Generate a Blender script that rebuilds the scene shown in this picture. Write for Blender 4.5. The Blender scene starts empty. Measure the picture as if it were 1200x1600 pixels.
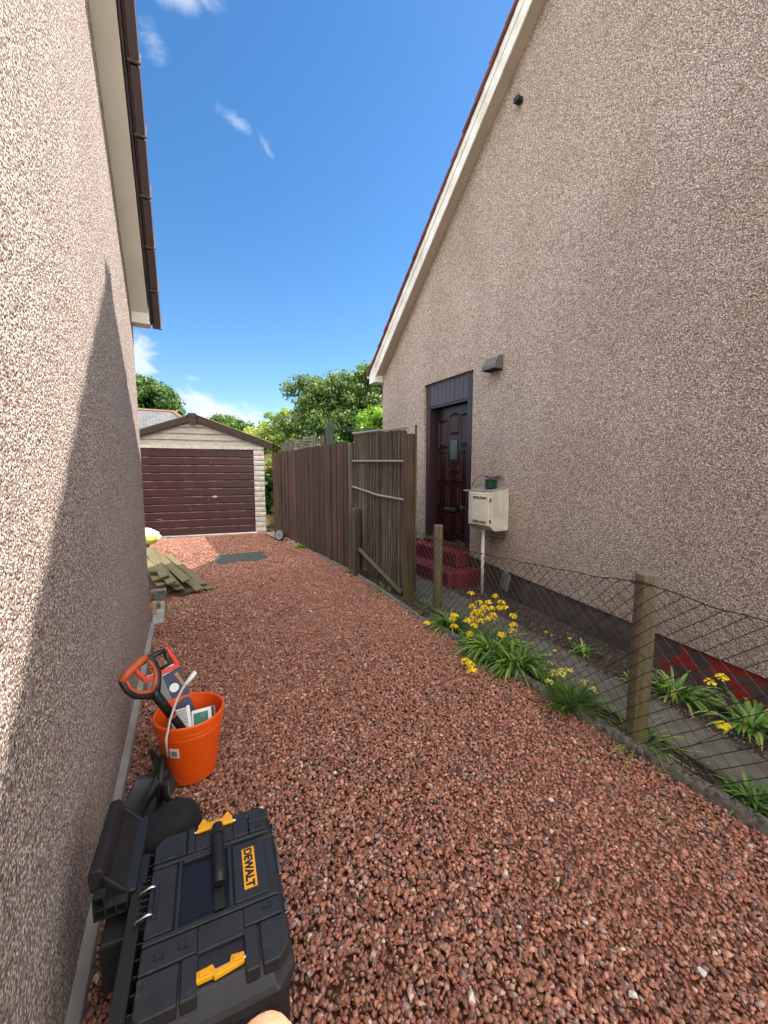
import bpy, bmesh, math, random
import numpy as np
from mathutils import Vector, Matrix, Euler
random.seed(7); rng = np.random.default_rng(11)
R = math.radians
S = bpy.context.scene

# ------------------------------------------------------------------ camera
cam = bpy.data.objects.new("camera", bpy.data.cameras.new("camera"))
S.collection.objects.link(cam); S.camera = cam
RX = ((0.87903349, 0.04819679, -0.47431761), (-0.47676003, 0.08886356, -0.87453024), (0.0, 0.99487705, 0.10109235))
cam.matrix_world = Matrix(((RX[0][0], RX[0][1], RX[0][2], 0), (RX[1][0], RX[1][1], RX[1][2], 0), (RX[2][0], RX[2][1], RX[2][2], 1.5), (0, 0, 0, 1)))
cam.data.sensor_fit = 'VERTICAL'; cam.data.sensor_height = 36.0; cam.data.lens = 36.0 * 620 / 1600
cam.data.clip_start = 0.02; cam.data.clip_end = 2000
S.render.resolution_x = 768; S.render.resolution_y = 1024

# ------------------------------------------------------------------ sky
SUN = Vector((3.65, -0.48, 4.49)).normalized()
W = bpy.data.worlds.new("World"); S.world = W; W.use_nodes = True
wn = W.node_tree.nodes; wl = W.node_tree.links; wn.clear()
def wnode(t, **k):
    n = wn.new(t)
    for a, v in k.items(): setattr(n, a, v)
    return n
sky = wnode('ShaderNodeTexSky', sky_type='NISHITA', sun_disc=False)
sky.sun_elevation = math.asin(SUN.z); sky.sun_rotation = math.atan2(SUN.x, SUN.y)
sky.air_density = 1.0; sky.dust_density = 0.3; sky.ozone_density = 1.6
bg = wnode('ShaderNodeBackground'); bg.inputs[1].default_value = 0.1
out = wnode('ShaderNodeOutputWorld')
tc = wnode('ShaderNodeTexCoord')
hs = wnode('ShaderNodeHueSaturation'); hs.inputs['Saturation'].default_value = 1.3; hs.inputs['Value'].default_value = 0.60; wl.new(sky.outputs[0], hs.inputs['Color'])
prev = hs.outputs[0]
# thin clouds: patches of sky around fixed compass directions, torn by noise
CL = [  # direction, (along, across) half size, tilt deg, opacity, noise scale
    ((0.11, 1.0, 0.125), (0.17, 0.050), -12, 1.0, 4.0),
    ((0.30, 1.0, 0.10), (0.10, 0.02), 0, 0.7, 5.0),
    ((-0.05, 1.0, 0.235), (0.05, 0.05), 70, 0.8, 6.0),
    ((0.170, 1.0, 0.770), (0.036, 0.013), -25, 0.36, 9.0),
    ((0.235, 1.0, 0.74), (0.028, 0.010), -55, 0.30, 9.0),
    ((0.07, 1.0, 0.97), (0.055, 0.022), 5, 0.60, 7.0),
    ((0.015, 1.0, 0.86), (0.03, 0.022), -45, 0.30, 9.0),
    ((0.058, 1.0, 0.208), (0.025, 0.010), 0, 0.25, 9.0),
]
for i, (d, sz, tilt, op, fr) in enumerate(CL):
    d = Vector(d).normalized()
    rgt = d.cross(Vector((0, 0, 1))).normalized(); up = rgt.cross(d)
    t = R(tilt); u = rgt * math.cos(t) + up * math.sin(t); v = -rgt * math.sin(t) + up * math.cos(t)
    def dot(vec, sc):
        n = wnode('ShaderNodeVectorMath', operation='DOT_PRODUCT'); wl.new(tc.outputs['Generated'], n.inputs[0])
        n.inputs[1].default_value = tuple(vec / sc); return n.outputs['Value']
    def mth(op_, a, b=None):
        n = wnode('ShaderNodeMath', operation=op_)
        for k, x in enumerate((a, b)):
            if x is None: continue
            if isinstance(x, (int, float)): n.inputs[k].default_value = x
            else: wl.new(x, n.inputs[k])
        return n.outputs[0]
    a = mth('POWER', mth('ABSOLUTE', dot(u, sz[0])), 2.0); b = mth('POWER', mth('ABSOLUTE', dot(v, sz[1])), 2.0)
    r = mth('SQRT', mth('ADD', a, b))
    no = wnode('ShaderNodeTexNoise'); no.inputs['Scale'].default_value = fr * 2.2; no.inputs['Detail'].default_value = 8; no.inputs['Roughness'].default_value = 0.62
    no.inputs['Distortion'].default_value = 0.6
    mp = wnode('ShaderNodeMapping'); wl.new(tc.outputs['Generated'], mp.inputs[0]); mp.inputs['Location'].default_value = (i * 3.1, i, 0); mp.inputs['Scale'].default_value = (1, 1, 1.7)
    wl.new(mp.outputs[0], no.inputs['Vector'])
    nn = mth('MULTIPLY', mth('SUBTRACT', no.outputs[0], 0.5), 2.6)
    val = mth('SUBTRACT', mth('ADD', 1.0, nn), r)
    mr = wnode('ShaderNodeMapRange', interpolation_type='SMOOTHSTEP'); wl.new(val, mr.inputs[0]); mr.inputs[1].default_value = 0.0; mr.inputs[2].default_value = 0.75 if op > 0.6 else 1.1; mr.inputs[4].default_value = op
    front = mth('GREATER_THAN', dot(d, 1.0), 0.2)
    fac = mth('MULTIPLY', mr.outputs[0], front)
    mx = wnode('ShaderNodeMix', data_type='RGBA'); wl.new(fac, mx.inputs[0]); wl.new(prev, mx.inputs[6]); mx.inputs[7].default_value = (2.6, 2.85, 3.2, 1)
    prev = mx.outputs[2]
# unseen bright broken cloud deck, added behind the camera to lighten the shaded walls
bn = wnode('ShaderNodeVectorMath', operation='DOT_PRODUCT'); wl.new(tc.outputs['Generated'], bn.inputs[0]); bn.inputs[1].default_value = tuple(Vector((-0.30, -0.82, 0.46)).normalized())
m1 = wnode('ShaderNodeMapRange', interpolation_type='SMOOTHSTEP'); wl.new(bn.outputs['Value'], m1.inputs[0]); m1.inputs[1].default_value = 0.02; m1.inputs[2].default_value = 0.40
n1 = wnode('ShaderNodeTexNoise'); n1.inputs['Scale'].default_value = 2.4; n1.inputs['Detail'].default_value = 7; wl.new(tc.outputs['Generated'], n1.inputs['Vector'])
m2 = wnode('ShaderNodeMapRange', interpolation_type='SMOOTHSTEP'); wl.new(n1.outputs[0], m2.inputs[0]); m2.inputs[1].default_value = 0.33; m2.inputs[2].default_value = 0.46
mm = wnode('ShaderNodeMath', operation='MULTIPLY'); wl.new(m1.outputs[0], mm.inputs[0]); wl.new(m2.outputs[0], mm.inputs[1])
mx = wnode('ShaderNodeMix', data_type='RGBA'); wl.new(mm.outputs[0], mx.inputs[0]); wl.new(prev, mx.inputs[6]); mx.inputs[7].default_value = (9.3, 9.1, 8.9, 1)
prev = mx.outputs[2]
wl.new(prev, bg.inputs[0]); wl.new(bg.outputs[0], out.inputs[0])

# ------------------------------------------------------------------ sun
sun = bpy.data.objects.new("sun", bpy.data.lights.new("sun", 'SUN')); S.collection.objects.link(sun)
sun.data.energy = 2.35; sun.data.angle = R(0.53); sun.data.color = (1.0, 0.95, 0.87)
sun.rotation_euler = (-SUN).to_track_quat('-Z', 'Y').to_euler()
S.view_settings.view_transform = 'Standard'; S.view_settings.look = 'None'
S.view_settings.exposure = 1.9; S.view_settings.gamma = 1.0

# ------------------------------------------------------------------ helpers
def h2l(s, k=1.0):
    s = s.lstrip('#'); c = [int(s[i:i + 2], 16) / 255 for i in (0, 2, 4)]
    c = [(x / 12.92 if x <= 0.04045 else ((x + 0.055) / 1.055) ** 2.4) * k for x in c]
    return (c[0], c[1], c[2], 1.0)

class NT:
    def __init__(s, name):
        s.m = bpy.data.materials.new(name); s.m.use_nodes = True
        s.n = s.m.node_tree.nodes; s.l = s.m.node_tree.links; s.n.clear()
        s.o = s.n.new('ShaderNodeOutputMaterial'); s.p = s.n.new('ShaderNodeBsdfPrincipled'); s.l.new(s.p.outputs[0], s.o.inputs[0])
        s.tc = s.n.new('ShaderNodeTexCoord')
    def link(s, a, b):
        if hasattr(a, 'outputs'): a = a.outputs[0]
        s.l.new(a, b)
    def vec(s, scale=(1, 1, 1), src='Object', loc=(0, 0, 0)):
        m = s.n.new('ShaderNodeMapping'); s.l.new(s.tc.outputs[src], m.inputs[0]); m.inputs['Scale'].default_value = scale; m.inputs['Location'].default_value = loc
        return m.outputs[0]
    def noise(s, sc, detail=4, rough=0.55, scale=(1, 1, 1), dist=0.0, loc=(0, 0, 0)):
        n = s.n.new('ShaderNodeTexNoise'); n.inputs['Scale'].default_value = sc; n.inputs['Detail'].default_value = detail
        n.inputs['Roughness'].default_value = rough; n.inputs['Distortion'].default_value = dist
        s.l.new(s.vec(scale, loc=loc), n.inputs['Vector']); return n.outputs[0]
    def voro(s, sc, feat='F1', scale=(1, 1, 1), rnd=1.0):
        n = s.n.new('ShaderNodeTexVoronoi'); n.feature = feat; n.inputs['Scale'].default_value = sc; n.inputs['Randomness'].default_value = rnd
        s.l.new(s.vec(scale), n.inputs['Vector']); return n
    def ramp(s, fac, stops, interp='LINEAR'):
        r = s.n.new('ShaderNodeValToRGB'); r.color_ramp.interpolation = interp
        e = r.color_ramp.elements
        while len(e) < len(stops): e.new(0.5)
        for el, (p, c) in zip(e, stops):
            el.position = p; el.color = c if len(c) == 4 else (*c, 1)
        s.l.new(fac, r.inputs[0]); return r.outputs[0]
    def mix(s, f, a, b, mode='MIX'):
        m = s.n.new('ShaderNodeMix'); m.data_type = 'RGBA'; m.blend_type = mode
        for i, x in ((0, f), (6, a), (7, b)):
            if isinstance(x, (int, float)): m.inputs[i].default_value = x
            elif isinstance(x, tuple): m.inputs[i].default_value = x
            else: s.l.new(x, m.inputs[i])
        return m.outputs[2]
    def math(s, op, a, b=0.0):
        m = s.n.new('ShaderNodeMath'); m.operation = op
        for i, x in ((0, a), (1, b)):
            if isinstance(x, (int, float)): m.inputs[i].default_value = x
            else: s.l.new(x, m.inputs[i])
        return m.outputs[0]
    def sep(s, v):
        m = s.n.new('ShaderNodeSeparateXYZ'); s.l.new(v, m.inputs[0]); return m.outputs
    def bump(s, h, dist, strength=1.0, nrm=None):
        b = s.n.new('ShaderNodeBump'); b.inputs['Distance'].default_value = dist; b.inputs['Strength'].default_value = strength
        s.l.new(h, b.inputs['Height'])
        if nrm is not None: s.l.new(nrm, b.inputs['Normal'])
        return b.outputs[0]
    def fin(s, col=None, rough=0.8, nrm=None, **kw):
        if col is not None:
            if isinstance(col, tuple): s.p.inputs['Base Color'].default_value = col
            else: s.l.new(col, s.p.inputs['Base Color'])
        if isinstance(rough, (int, float)): s.p.inputs['Roughness'].default_value = rough
        else: s.l.new(rough, s.p.inputs['Roughness'])
        if nrm is not None: s.l.new(nrm, s.p.inputs['Normal'])
        for k, v in kw.items(): s.p.inputs[k.replace('_', ' ')].default_value = v
        return s.m

def simple(name, hexc, rough=0.6, var=0.25, nscale=6, bump=0.0, bscale=60, stretch=(1, 1, 1), hex2=None, **kw):
    t = NT(name); a = h2l(hexc); b = h2l(hex2) if hex2 else tuple(x * (1 - var) for x in a[:3]) + (1,)
    f = t.ramp(t.noise(nscale, 6, 0.62, stretch), [(0.35, (0, 0, 0)), (0.68, (1, 1, 1))])
    c = t.mix(f, a, b)
    n = t.bump(t.noise(bscale, 4, 0.6, stretch), bump) if bump else None
    return t.fin(c, rough, n, **kw)

def pebbledash(name, sc, stops, tint, stain, bumpd):
    t = NT(name)
    v = t.voro(sc); c = t.sep(v.outputs['Color'])
    col = t.ramp(c[0], stops, 'CONSTANT')
    v2 = t.voro(sc * 0.47); c2 = t.sep(v2.outputs['Color'])
    big = t.ramp(c2[1], [(0.0, (0.86, 0.84, 0.83)), (0.5, (1, 1, 1)), (1.0, (1.10, 1.08, 1.05))])
    col = t.mix(1.0, col, big, 'MULTIPLY')
    # mortar showing between the chips
    gap = t.ramp(v.outputs['Distance'], [(0.42, (0, 0, 0)), (0.66, (1, 1, 1))])
    col = t.mix(gap, col, h2l(tint))
    st = t.ramp(t.noise(0.9, 6, 0.6, (1, 1, 0.7)), [(0.35, (1, 1, 1)), (0.75, stain)])
    col = t.mix(1.0, col, st, 'MULTIPLY')
    # rain streaks running down and dirt thrown up on the lowest half metre
    sk = t.ramp(t.noise(2.6, 6, 0.65, (1.6, 1.6, 0.13)), [(0.40, (1, 1, 1)), (0.72, (0.95, 0.94, 0.93))])
    col = t.mix(1.0, col, sk, 'MULTIPLY')
    mz = t.n.new('ShaderNodeMapRange'); t.l.new(t.sep(t.tc.outputs['Object'])[2], mz.inputs[0]); mz.inputs[1].default_value = 0.75; mz.inputs[2].default_value = 0.05
    sp = t.math('MULTIPLY', mz.outputs[0], t.ramp(t.noise(5, 6, 0.7), [(0.3, (0.1, 0.1, 0.1)), (0.7, (0.55, 0.55, 0.55))]))
    col = t.mix(sp, col, h2l('8a7463'))
    h = t.math('SUBTRACT', 1.0, v.outputs['Distance'])
    h2 = t.math('ADD', h, t.math('MULTIPLY', t.math('SUBTRACT', 1.0, v2.outputs['Distance']), 1.0))
    return t.fin(col, 0.86, t.bump(h2, bumpd))

def weathered(name, dark, light, rough=0.85, grain=(14, 14, 0.6), moss=None, bumpd=0.004, sc=3.0):
    t = NT(name)
    g = t.noise(sc, 8, 0.65, grain, 0.3)
    c = t.ramp(g, [(0.3, h2l(dark)), (0.7, h2l(light))])
    c = t.mix(t.ramp(t.noise(1.3, 4), [(0.4, (0, 0, 0)), (0.75, (0.6, 0.6, 0.6))]), c, h2l(dark))
    geo = t.n.new('ShaderNodeNewGeometry')
    c = t.mix(1.0, c, t.ramp(geo.outputs['Random Per Island'], [(0.0, (0.62, 0.62, 0.64)), (0.5, (0.95, 0.93, 0.92)), (1.0, (1.35, 1.3, 1.25))]), 'MULTIPLY')
    if moss:
        mh, zlo, zhi = moss
        z = t.sep(t.tc.outputs['Object'])[2]
        mr = t.n.new('ShaderNodeMapRange'); t.l.new(z, mr.inputs[0]); mr.inputs[1].default_value = zhi; mr.inputs[2].default_value = zlo
        mf = t.math('MULTIPLY', mr.outputs[0], t.ramp(t.noise(9, 5, 0.7), [(0.3, (0.1, 0.1, 0.1)), (0.6, (1, 1, 1))]))
        c = t.mix(mf, c, h2l(mh))
    return t.fin(c, rough, t.bump(g, bumpd))

def stone_mat(name, rough=0.78):
    t = NT(name)
    at = t.n.new('ShaderNodeAttribute'); at.attribute_name = 'col'
    f = t.ramp(t.noise(130, 4, 0.7), [(0.3, (0.72, 0.72, 0.72)), (0.75, (1.22, 1.2, 1.18))])
    c = t.mix(1.0, at.outputs['Color'], f, 'MULTIPLY')
    return t.fin(c, rough, t.bump(t.noise(220, 4, 0.6), 0.0015))

def leaf_mat(name, cols, gloss=0.45, trans=0.3):
    t = NT(name)
    at = t.n.new('ShaderNodeAttribute'); at.attribute_name = 'col'
    c = t.ramp(at.outputs['Fac'], [(i / (len(cols) - 1), h2l(x)) for i, x in enumerate(cols)])
    t.fin(c, gloss)
    tr = t.n.new('ShaderNodeBsdfTranslucent'); t.l.new(t.mix(1.0, c, (1.5, 1.6, 0.6, 1), 'MULTIPLY'), tr.inputs[0])
    ms = t.n.new('ShaderNodeMixShader'); ms.inputs[0].default_value = trans
    t.l.new(t.p.outputs[0], ms.inputs[1]); t.l.new(tr.outputs[0], ms.inputs[2]); t.l.new(ms.outputs[0], t.o.inputs[0])
    return t.m

def tagit(o, label=None, cat=None, group=None, kind=None):
    if label: o['label'] = label
    if cat: o['category'] = cat
    if group: o['group'] = group
    if kind: o['kind'] = kind
    return o
def thing(name, label, cat, loc=(0, 0, 0), rz=0.0, group=None):
    o = bpy.data.objects.new(name, None); S.collection.objects.link(o); o.empty_display_size = 0.05
    o.location = loc; o.rotation_euler = (0, 0, rz)
    return tagit(o, label, cat, group)
def chain(o):
    m = Matrix.Identity(4)
    while o is not None:
        m = Matrix.LocRotScale(o.location, o.rotation_euler, o.scale) @ m; o = o.parent
    return m

class MB:
    """collects shapes; build() links them as one mesh object"""
    def __init__(s): s.v = []; s.f = []
    def add(s, vs, fs, M=None):
        b = len(s.v)
        for p in vs: s.v.append(tuple(M @ Vector(p)) if M else tuple(p))
        for f in fs: s.f.append(tuple(b + i for i in f))
        return s
    def box(s, x0, x1, y0, y1, z0, z1, M=None):
        return s.add([(x0, y0, z0), (x1, y0, z0), (x1, y1, z0), (x0, y1, z0), (x0, y0, z1), (x1, y0, z1), (x1, y1, z1), (x0, y1, z1)],
                     [(0, 3, 2, 1), (4, 5, 6, 7), (0, 1, 5, 4), (1, 2, 6, 5), (2, 3, 7, 6), (3, 0, 4, 7)], M)
    def prism(s, poly, axis, a, b, M=None):
        """poly in the two other axes (yz for x, xz for y, xy for z)"""
        n = len(poly); vs = []
        for t in (a, b):
            for (p, q) in poly:
                vs.append({'x': (t, p, q), 'y': (p, t, q), 'z': (p, q, t)}[axis])
        ar = sum(poly[i][0] * poly[(i + 1) % n][1] - poly[(i + 1) % n][0] * poly[i][1] for i in range(n))
        flip = (ar > 0) != ((b > a) if axis != 'y' else (b < a))
        fs = [tuple(range(n))[::-1], tuple(range(n, 2 * n))] + [(i, (i + 1) % n, n + (i + 1) % n, n + i) for i in range(n)]
        if flip: fs = [f[::-1] for f in fs]
        return s.add(vs, fs, M)
    def tube(s, path, r, n=8, M=None, cap=True, closed=False):
        P = [Vector(p) for p in path]; rr = r if isinstance(r, (list, tuple)) else [r] * len(P)
        vs = []; m = len(P); pu = None
        for i, p in enumerate(P):
            a = P[(i - 1) % m] if closed or i > 0 else p; c = P[(i + 1) % m] if closed or i < m - 1 else p
            d = (c - a).normalized()
            if pu is None: u = d.cross(Vector((0, 0, 1)) if abs(d.z) < 0.9 else Vector((1, 0, 0))).normalized()
            else: u = (pu - d * pu.dot(d)).normalized()
            pu = u; w = d.cross(u)
            for k in range(n):
                t = 2 * math.pi * k / n; vs.append(p + (u * math.cos(t) + w * math.sin(t)) * rr[i])
        fs = []
        for i in range(m if closed else m - 1):
            j = (i + 1) % m
            for k in range(n): fs.append((i * n + k, i * n + (k + 1) % n, j * n + (k + 1) % n, j * n + k))
        if cap and not closed: fs += [tuple(range(n))[::-1], tuple(range((m - 1) * n, m * n))]
        return s.add(vs, fs, M)
    def lathe(s, prof, c=(0, 0), n=40, M=None):
        vs = []; m = len(prof)
        for (r, z) in prof:
            for k in range(n):
                t = 2 * math.pi * k / n; vs.append((c[0] + r * math.cos(t), c[1] + r * math.sin(t), z))
        fs = [(i * n + k, i * n + (k + 1) % n, (i + 1) * n + (k + 1) % n, (i + 1) * n + k) for i in range(m - 1) for k in range(n)]
        return s.add(vs, fs, M)
    def build(s, name, mat, parent=None, smooth=False, bevel=0.0, world=False, seg=2, sub=0, angle=35, fixn=True):
        me = bpy.data.meshes.new(name); vs = s.v
        if world and parent is not None:
            Mi = chain(parent).inverted(); vs = [tuple(Mi @ Vector(p)) for p in vs]
        me.from_pydata(vs, [], s.f); me.materials.append(mat)
        if fixn:
            bm = bmesh.new(); bm.from_mesh(me); bmesh.ops.recalc_face_normals(bm, faces=bm.faces); bm.to_mesh(me); bm.free()
        o = bpy.data.objects.new(name, me); S.collection.objects.link(o)
        if parent is not None: o.parent = parent
        if bevel:
            b = o.modifiers.new('bevel', 'BEVEL'); b.width = bevel; b.segments = seg; b.limit_method = 'ANGLE'; b.angle_limit = R(angle)
        if sub:
            b = o.modifiers.new('sub', 'SUBSURF'); b.levels = sub; b.render_levels = sub
        if smooth:
            for p in me.polygons: p.use_smooth = True
        return o

def frame(o, a, b):
    """matrix with local z along a, local x near b"""
    a = Vector(a).normalized(); b = Vector(b); b = (b - a * b.dot(a)).normalized(); c = a.cross(b)
    return Matrix(((b.x, c.x, a.x, o[0]), (b.y, c.y, a.y, o[1]), (b.z, c.z, a.z, o[2]), (0, 0, 0, 1)))

def np_mesh(name, V, F, mat, col=None, fac=None, parent=None, per=None):
    me = bpy.data.meshes.new(name); nv = len(V); nf, k = F.shape
    me.vertices.add(nv); me.vertices.foreach_set('co', V.astype(np.float32).ravel())
    me.loops.add(nf * k); me.loops.foreach_set('vertex_index', F.astype(np.int32).ravel())
    me.polygons.add(nf); me.polygons.foreach_set('loop_start', np.arange(0, nf * k, k, dtype=np.int32))
    me.update(calc_edges=True)
    a = me.attributes.new('col', 'FLOAT_COLOR', 'POINT')
    if col is None:
        col = np.repeat(fac[:, None], 3, 1)
    a.data.foreach_set('color', np.concatenate([col, np.ones((nv, 1))], 1).astype(np.float32).ravel())
    me.materials.append(mat)
    o = bpy.data.objects.new(name, me); S.collection.objects.link(o)
    if parent is not None: o.parent = parent
    return o

def rand_rot(n, tilt=None):
    q = rng.normal(size=(n, 4))
    if tilt is not None:
        yaw = rng.uniform(0, 2 * np.pi, n); ax = rng.uniform(0, 2 * np.pi, n); t = np.abs(rng.normal(0, tilt, n))
        q1 = np.stack([np.cos(yaw / 2), 0 * yaw, 0 * yaw, np.sin(yaw / 2)], 1)
        q2 = np.stack([np.cos(t / 2), np.cos(ax) * np.sin(t / 2), np.sin(ax) * np.sin(t / 2), 0 * t], 1)
        w1, x1, y1, z1 = q2.T; w2, x2, y2, z2 = q1.T
        q = np.stack([w1*w2-x1*x2-y1*y2-z1*z2, w1*x2+x1*w2+y1*z2-z1*y2, w1*y2-x1*z2+y1*w2+z1*x2, w1*z2+x1*y2-y1*x2+z1*w2], 1)
    q /= np.linalg.norm(q, axis=1, keepdims=True); w, x, y, z = q.T
    return np.stack([np.stack([1-2*(y*y+z*z), 2*(x*y-w*z), 2*(x*z+w*y)], 1), np.stack([2*(x*y+w*z), 1-2*(x*x+z*z), 2*(y*z-w*x)], 1), np.stack([2*(x*z-w*y), 2*(y*z+w*x), 1-2*(x*x+y*y)], 1)], 1)

# angular chip shapes: convex hulls of a few random points
def chips(k, npts):
    res = []
    for _ in range(k):
        while True:
            p = rng.normal(size=(npts, 3)); p /= np.linalg.norm(p, axis=1, keepdims=True)
            p *= rng.uniform(0.75, 1.1, (npts, 1))
            bm = bmesh.new(); [bm.verts.new(tuple(x)) for x in p]
            bmesh.ops.convex_hull(bm, input=bm.verts[:])
            bmesh.ops.delete(bm, geom=[v for v in bm.verts if not v.link_faces], context='VERTS')
            bmesh.ops.triangulate(bm, faces=bm.faces[:]); bm.verts.ensure_lookup_table(); bm.verts.index_update()
            V = np.array([v.co[:] for v in bm.verts]); F = np.array([[v.index for v in f.verts] for f in bm.faces]); bm.free()
            if len(V) == npts: break
        res.append((V, F))
    return res

def scatter_stones(name, P, size, palette, weights, mat, npts=11, flat=(0.45, 0.75), tilt=0.5, nshape=20, kj=0.12):
    shapes = chips(nshape, npts); n = len(P); idx = rng.integers(0, nshape, n)
    sc = size[:, None] * np.stack([rng.uniform(0.8, 1.25, n), rng.uniform(0.55, 0.95, n), rng.uniform(flat[0], flat[1], n)], 1)
    Rm = rand_rot(n, tilt)
    pal = np.array([h2l(c)[:3] for c in palette]); w = np.array(weights, float); w /= w.sum()
    C = pal[rng.choice(len(pal), n, p=w)] * np.exp(rng.normal(0, kj * 2, (n, 1))) * (1 + rng.normal(0, kj * .4, (n, 3)))
    Vs, Fs, Cs = [], [], []; base = 0
    for k, (V, F) in enumerate(shapes):
        m = np.where(idx == k)[0]
        if not len(m): continue
        X = np.einsum('nij,nvj->nvi', Rm[m], V[None] * sc[m][:, None, :]) + P[m][:, None, :]
        Vs.append(X.reshape(-1, 3)); nv = len(V)
        Fs.append((F[None] + (np.arange(len(m)) * nv)[:, None, None] + base).reshape(-1, 3)); base += nv * len(m)
        Cs.append(np.repeat(C[m], nv, 0))
    return np_mesh(name, np.concatenate(Vs), np.concatenate(Fs), mat, np.clip(np.concatenate(Cs), 0, 1))

def interp(x, pts):
    return np.interp(x, [p[0] for p in pts], [p[1] for p in pts])

# ------------------------------------------------------------------ materials
M = {}
M['dash_left'] = pebbledash('pebbledash pale', 145, [(0, h2l('64504a')), (0.13, h2l('937e76')), (0.30, h2l('beaea4')), (0.50, h2l('d8cdc3')), (0.78, h2l('ece5dd')), (0.955, h2l('91574f'))], '94867e', (0.84, 0.81, 0.79), 0.0055)
M['dash_right'] = pebbledash('pebbledash buff', 132, [(0, h2l('6c5b55')), (0.14, h2l('a08c83')), (0.32, h2l('c9b6aa')), (0.6, h2l('e3d3c7')), (0.88, h2l('f6ede4'))], '99877d', (0.76, 0.72, 0.68), 0.006)
M['cement'] = simple('cement render', '9b958c', 0.9, 0.3, 5, 0.002, 90)
M['concrete'] = simple('concrete path', '66605a', 0.92, 0.35, 5, 0.004, 120, hex2='48453b')
M['kerb'] = simple('old concrete', '7d7870', 0.92, 0.4, 30, 0.008, 60, hex2='38352f')
M['plinth'] = None
M['upvc'] = simple('cream board', 'e6e1d8', 0.45, 0.12, 3)
M['white_barge'] = simple('weathered white board', 'ebe9e5', 0.6, 0.2, 4, 0.001, 60, (1, 1, 1), 'c6c1b8')
M['soffit'] = simple('beige soffit', 'c0ad9c', 0.6, 0.15, 3)
M['verge_cap'] = simple('brown plastic cap', '5a4d52', 0.4, 0.15, 5)
M['tile_brown'] = simple('brown tile', '3c2f2d', 0.8, 0.3, 8, 0.002)
M['tile_red'] = simple('red tile', '7a3a30', 0.85, 0.4, 6, 0.003, 60, hex2='4a2823')
M['slate'] = None
def mk_gdoor():
    t = NT('maroon painted metal')
    c = t.mix(t.ramp(t.noise(2.2, 6, 0.6, (1, 1, 1.5)), [(0.35, (0, 0, 0)), (0.7, (1, 1, 1))]), h2l('431f21'), h2l('38201f'))
    z = t.math('FRACT', t.math('MULTIPLY', t.math('SUBTRACT', t.sep(t.tc.outputs['Object'])[2], 0.03), 11 / 1.99))
    edge = t.math('MULTIPLY', t.math('GREATER_THAN', z, 0.86), t.ramp(t.noise(5, 5, 0.7, (1, 1, 0.3)), [(0.42, (0.15, .15, .15)), (0.66, (0.85, .85, .85))]))
    c = t.mix(edge, c, h2l('96807c'))
    chip = t.ramp(t.noise(26, 3, 0.5, (0.5, 1, 1.6)), [(0.735, (0, 0, 0)), (0.75, (1, 1, 1))])
    c = t.mix(chip, c, h2l('b9ada4'))
    return t.fin(c, 0.42, t.bump(t.noise(3, 3, 0.5, (1, 1, 0.4)), 0.006))
M['garage_door'] = mk_gdoor()
M['barge_brown'] = simple('dark brown board', '3d2723', 0.6, 0.3, 8, 0.001)
M['door'] = simple('varnished dark door', '2b0d0d', 0.32, 0.35, 5, 0.0008, 50, (6, 6, 1))
M['door_frame'] = simple('brown stained frame', '3b2a30', 0.42, 0.25, 5, 0.001, 40, (6, 6, 1))
M['transom'] = simple('blue grey stained boards', '4d4653', 0.5, 0.3, 5, 0.001, 40, (6, 6, 1))
M['steel'] = simple('dull metal', 'a9a7a2', 0.35, 0.25, 20, Metallic=1.0)
M['chrome'] = simple('bright metal', 'd5d5d5', 0.22, 0.1, 20, Metallic=1.0)
M['glass'] = simple('door glass', '4c5854', 0.12, 0.5, 30, 0.002, 60)
M['step'] = simple('red painted step', '781e2a', 0.6, 0.35, 7, 0.002, 50, hex2='43161b')
M['box_cream'] = simple('cream plastic box', 'e6ddd0', 0.5, 0.15, 9, hex2='d2c8b8')
M['box_dirty'] = simple('stained cream plastic', 'ded8cb', 0.6, 0.3, 7, 0.001, 60, (1, 1, 0.5), 'b3ad9b')
M['grey_lid'] = simple('grey stained top', '8f8a82', 0.7, 0.3, 12)
M['dark'] = simple('dark void', '15120f', 0.8, 0.1)
M['vent'] = simple('grey vent plastic', '6a6263', 0.5, 0.2, 8)
M['black'] = simple('black plastic', '1c1d1f', 0.45, 0.2, 14, 0.0006, 300)
t = NT('black lid plastic'); c_ = t.mix(t.ramp(t.noise(14, 5, 0.6), [(0.35, (0, 0, 0)), (0.7, (1, 1, 1))]), h2l('1f2023'), h2l('292a2d'))
sm_ = t.ramp(t.noise(9, 7, 0.72, (1.0, 2.2, 1), 1.2), [(0.60, (0, 0, 0)), (0.80, (0.38, 0.38, 0.38))])
M['black2'] = t.fin(t.mix(sm_, c_, h2l('8a857c')), 0.5, t.bump(t.noise(420, 3), 0.0005))
M['black_matt'] = simple('black rubber', '1a1b1c', 0.6, 0.3, 9, 0.0006, 200)
M['rubber_grey'] = simple('grey rubber', '3b3d3d', 0.42, 0.3, 9)
M['yellow'] = simple('yellow plastic', 'f0a808', 0.45, 0.12, 30)
M['orange'] = simple('orange plastic', 'ea5708', 0.42, 0.1, 6)
M['orange_rim'] = simple('orange plastic rim', 'e04a10', 0.38, 0.1, 6)
M['orange_dull'] = simple('orange grip rubber', 'c0562a', 0.6, 0.2, 12)
M['orange_red'] = simple('orange red grip', 'd8401e', 0.5, 0.1, 12)
M['blue_card'] = simple('navy card', '1d2352', 0.45, 0.1)
M['grey_card'] = simple('grey card', '6d7173', 0.4, 0.1)
M['white'] = simple('white plastic', 'e6e6e2', 0.4, 0.06)
M['green_card'] = simple('green card', '0d7a58', 0.5, 0.1)
M['clear'] = simple('milky tube', 'b7b3ac', 0.3, 0.1)
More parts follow.
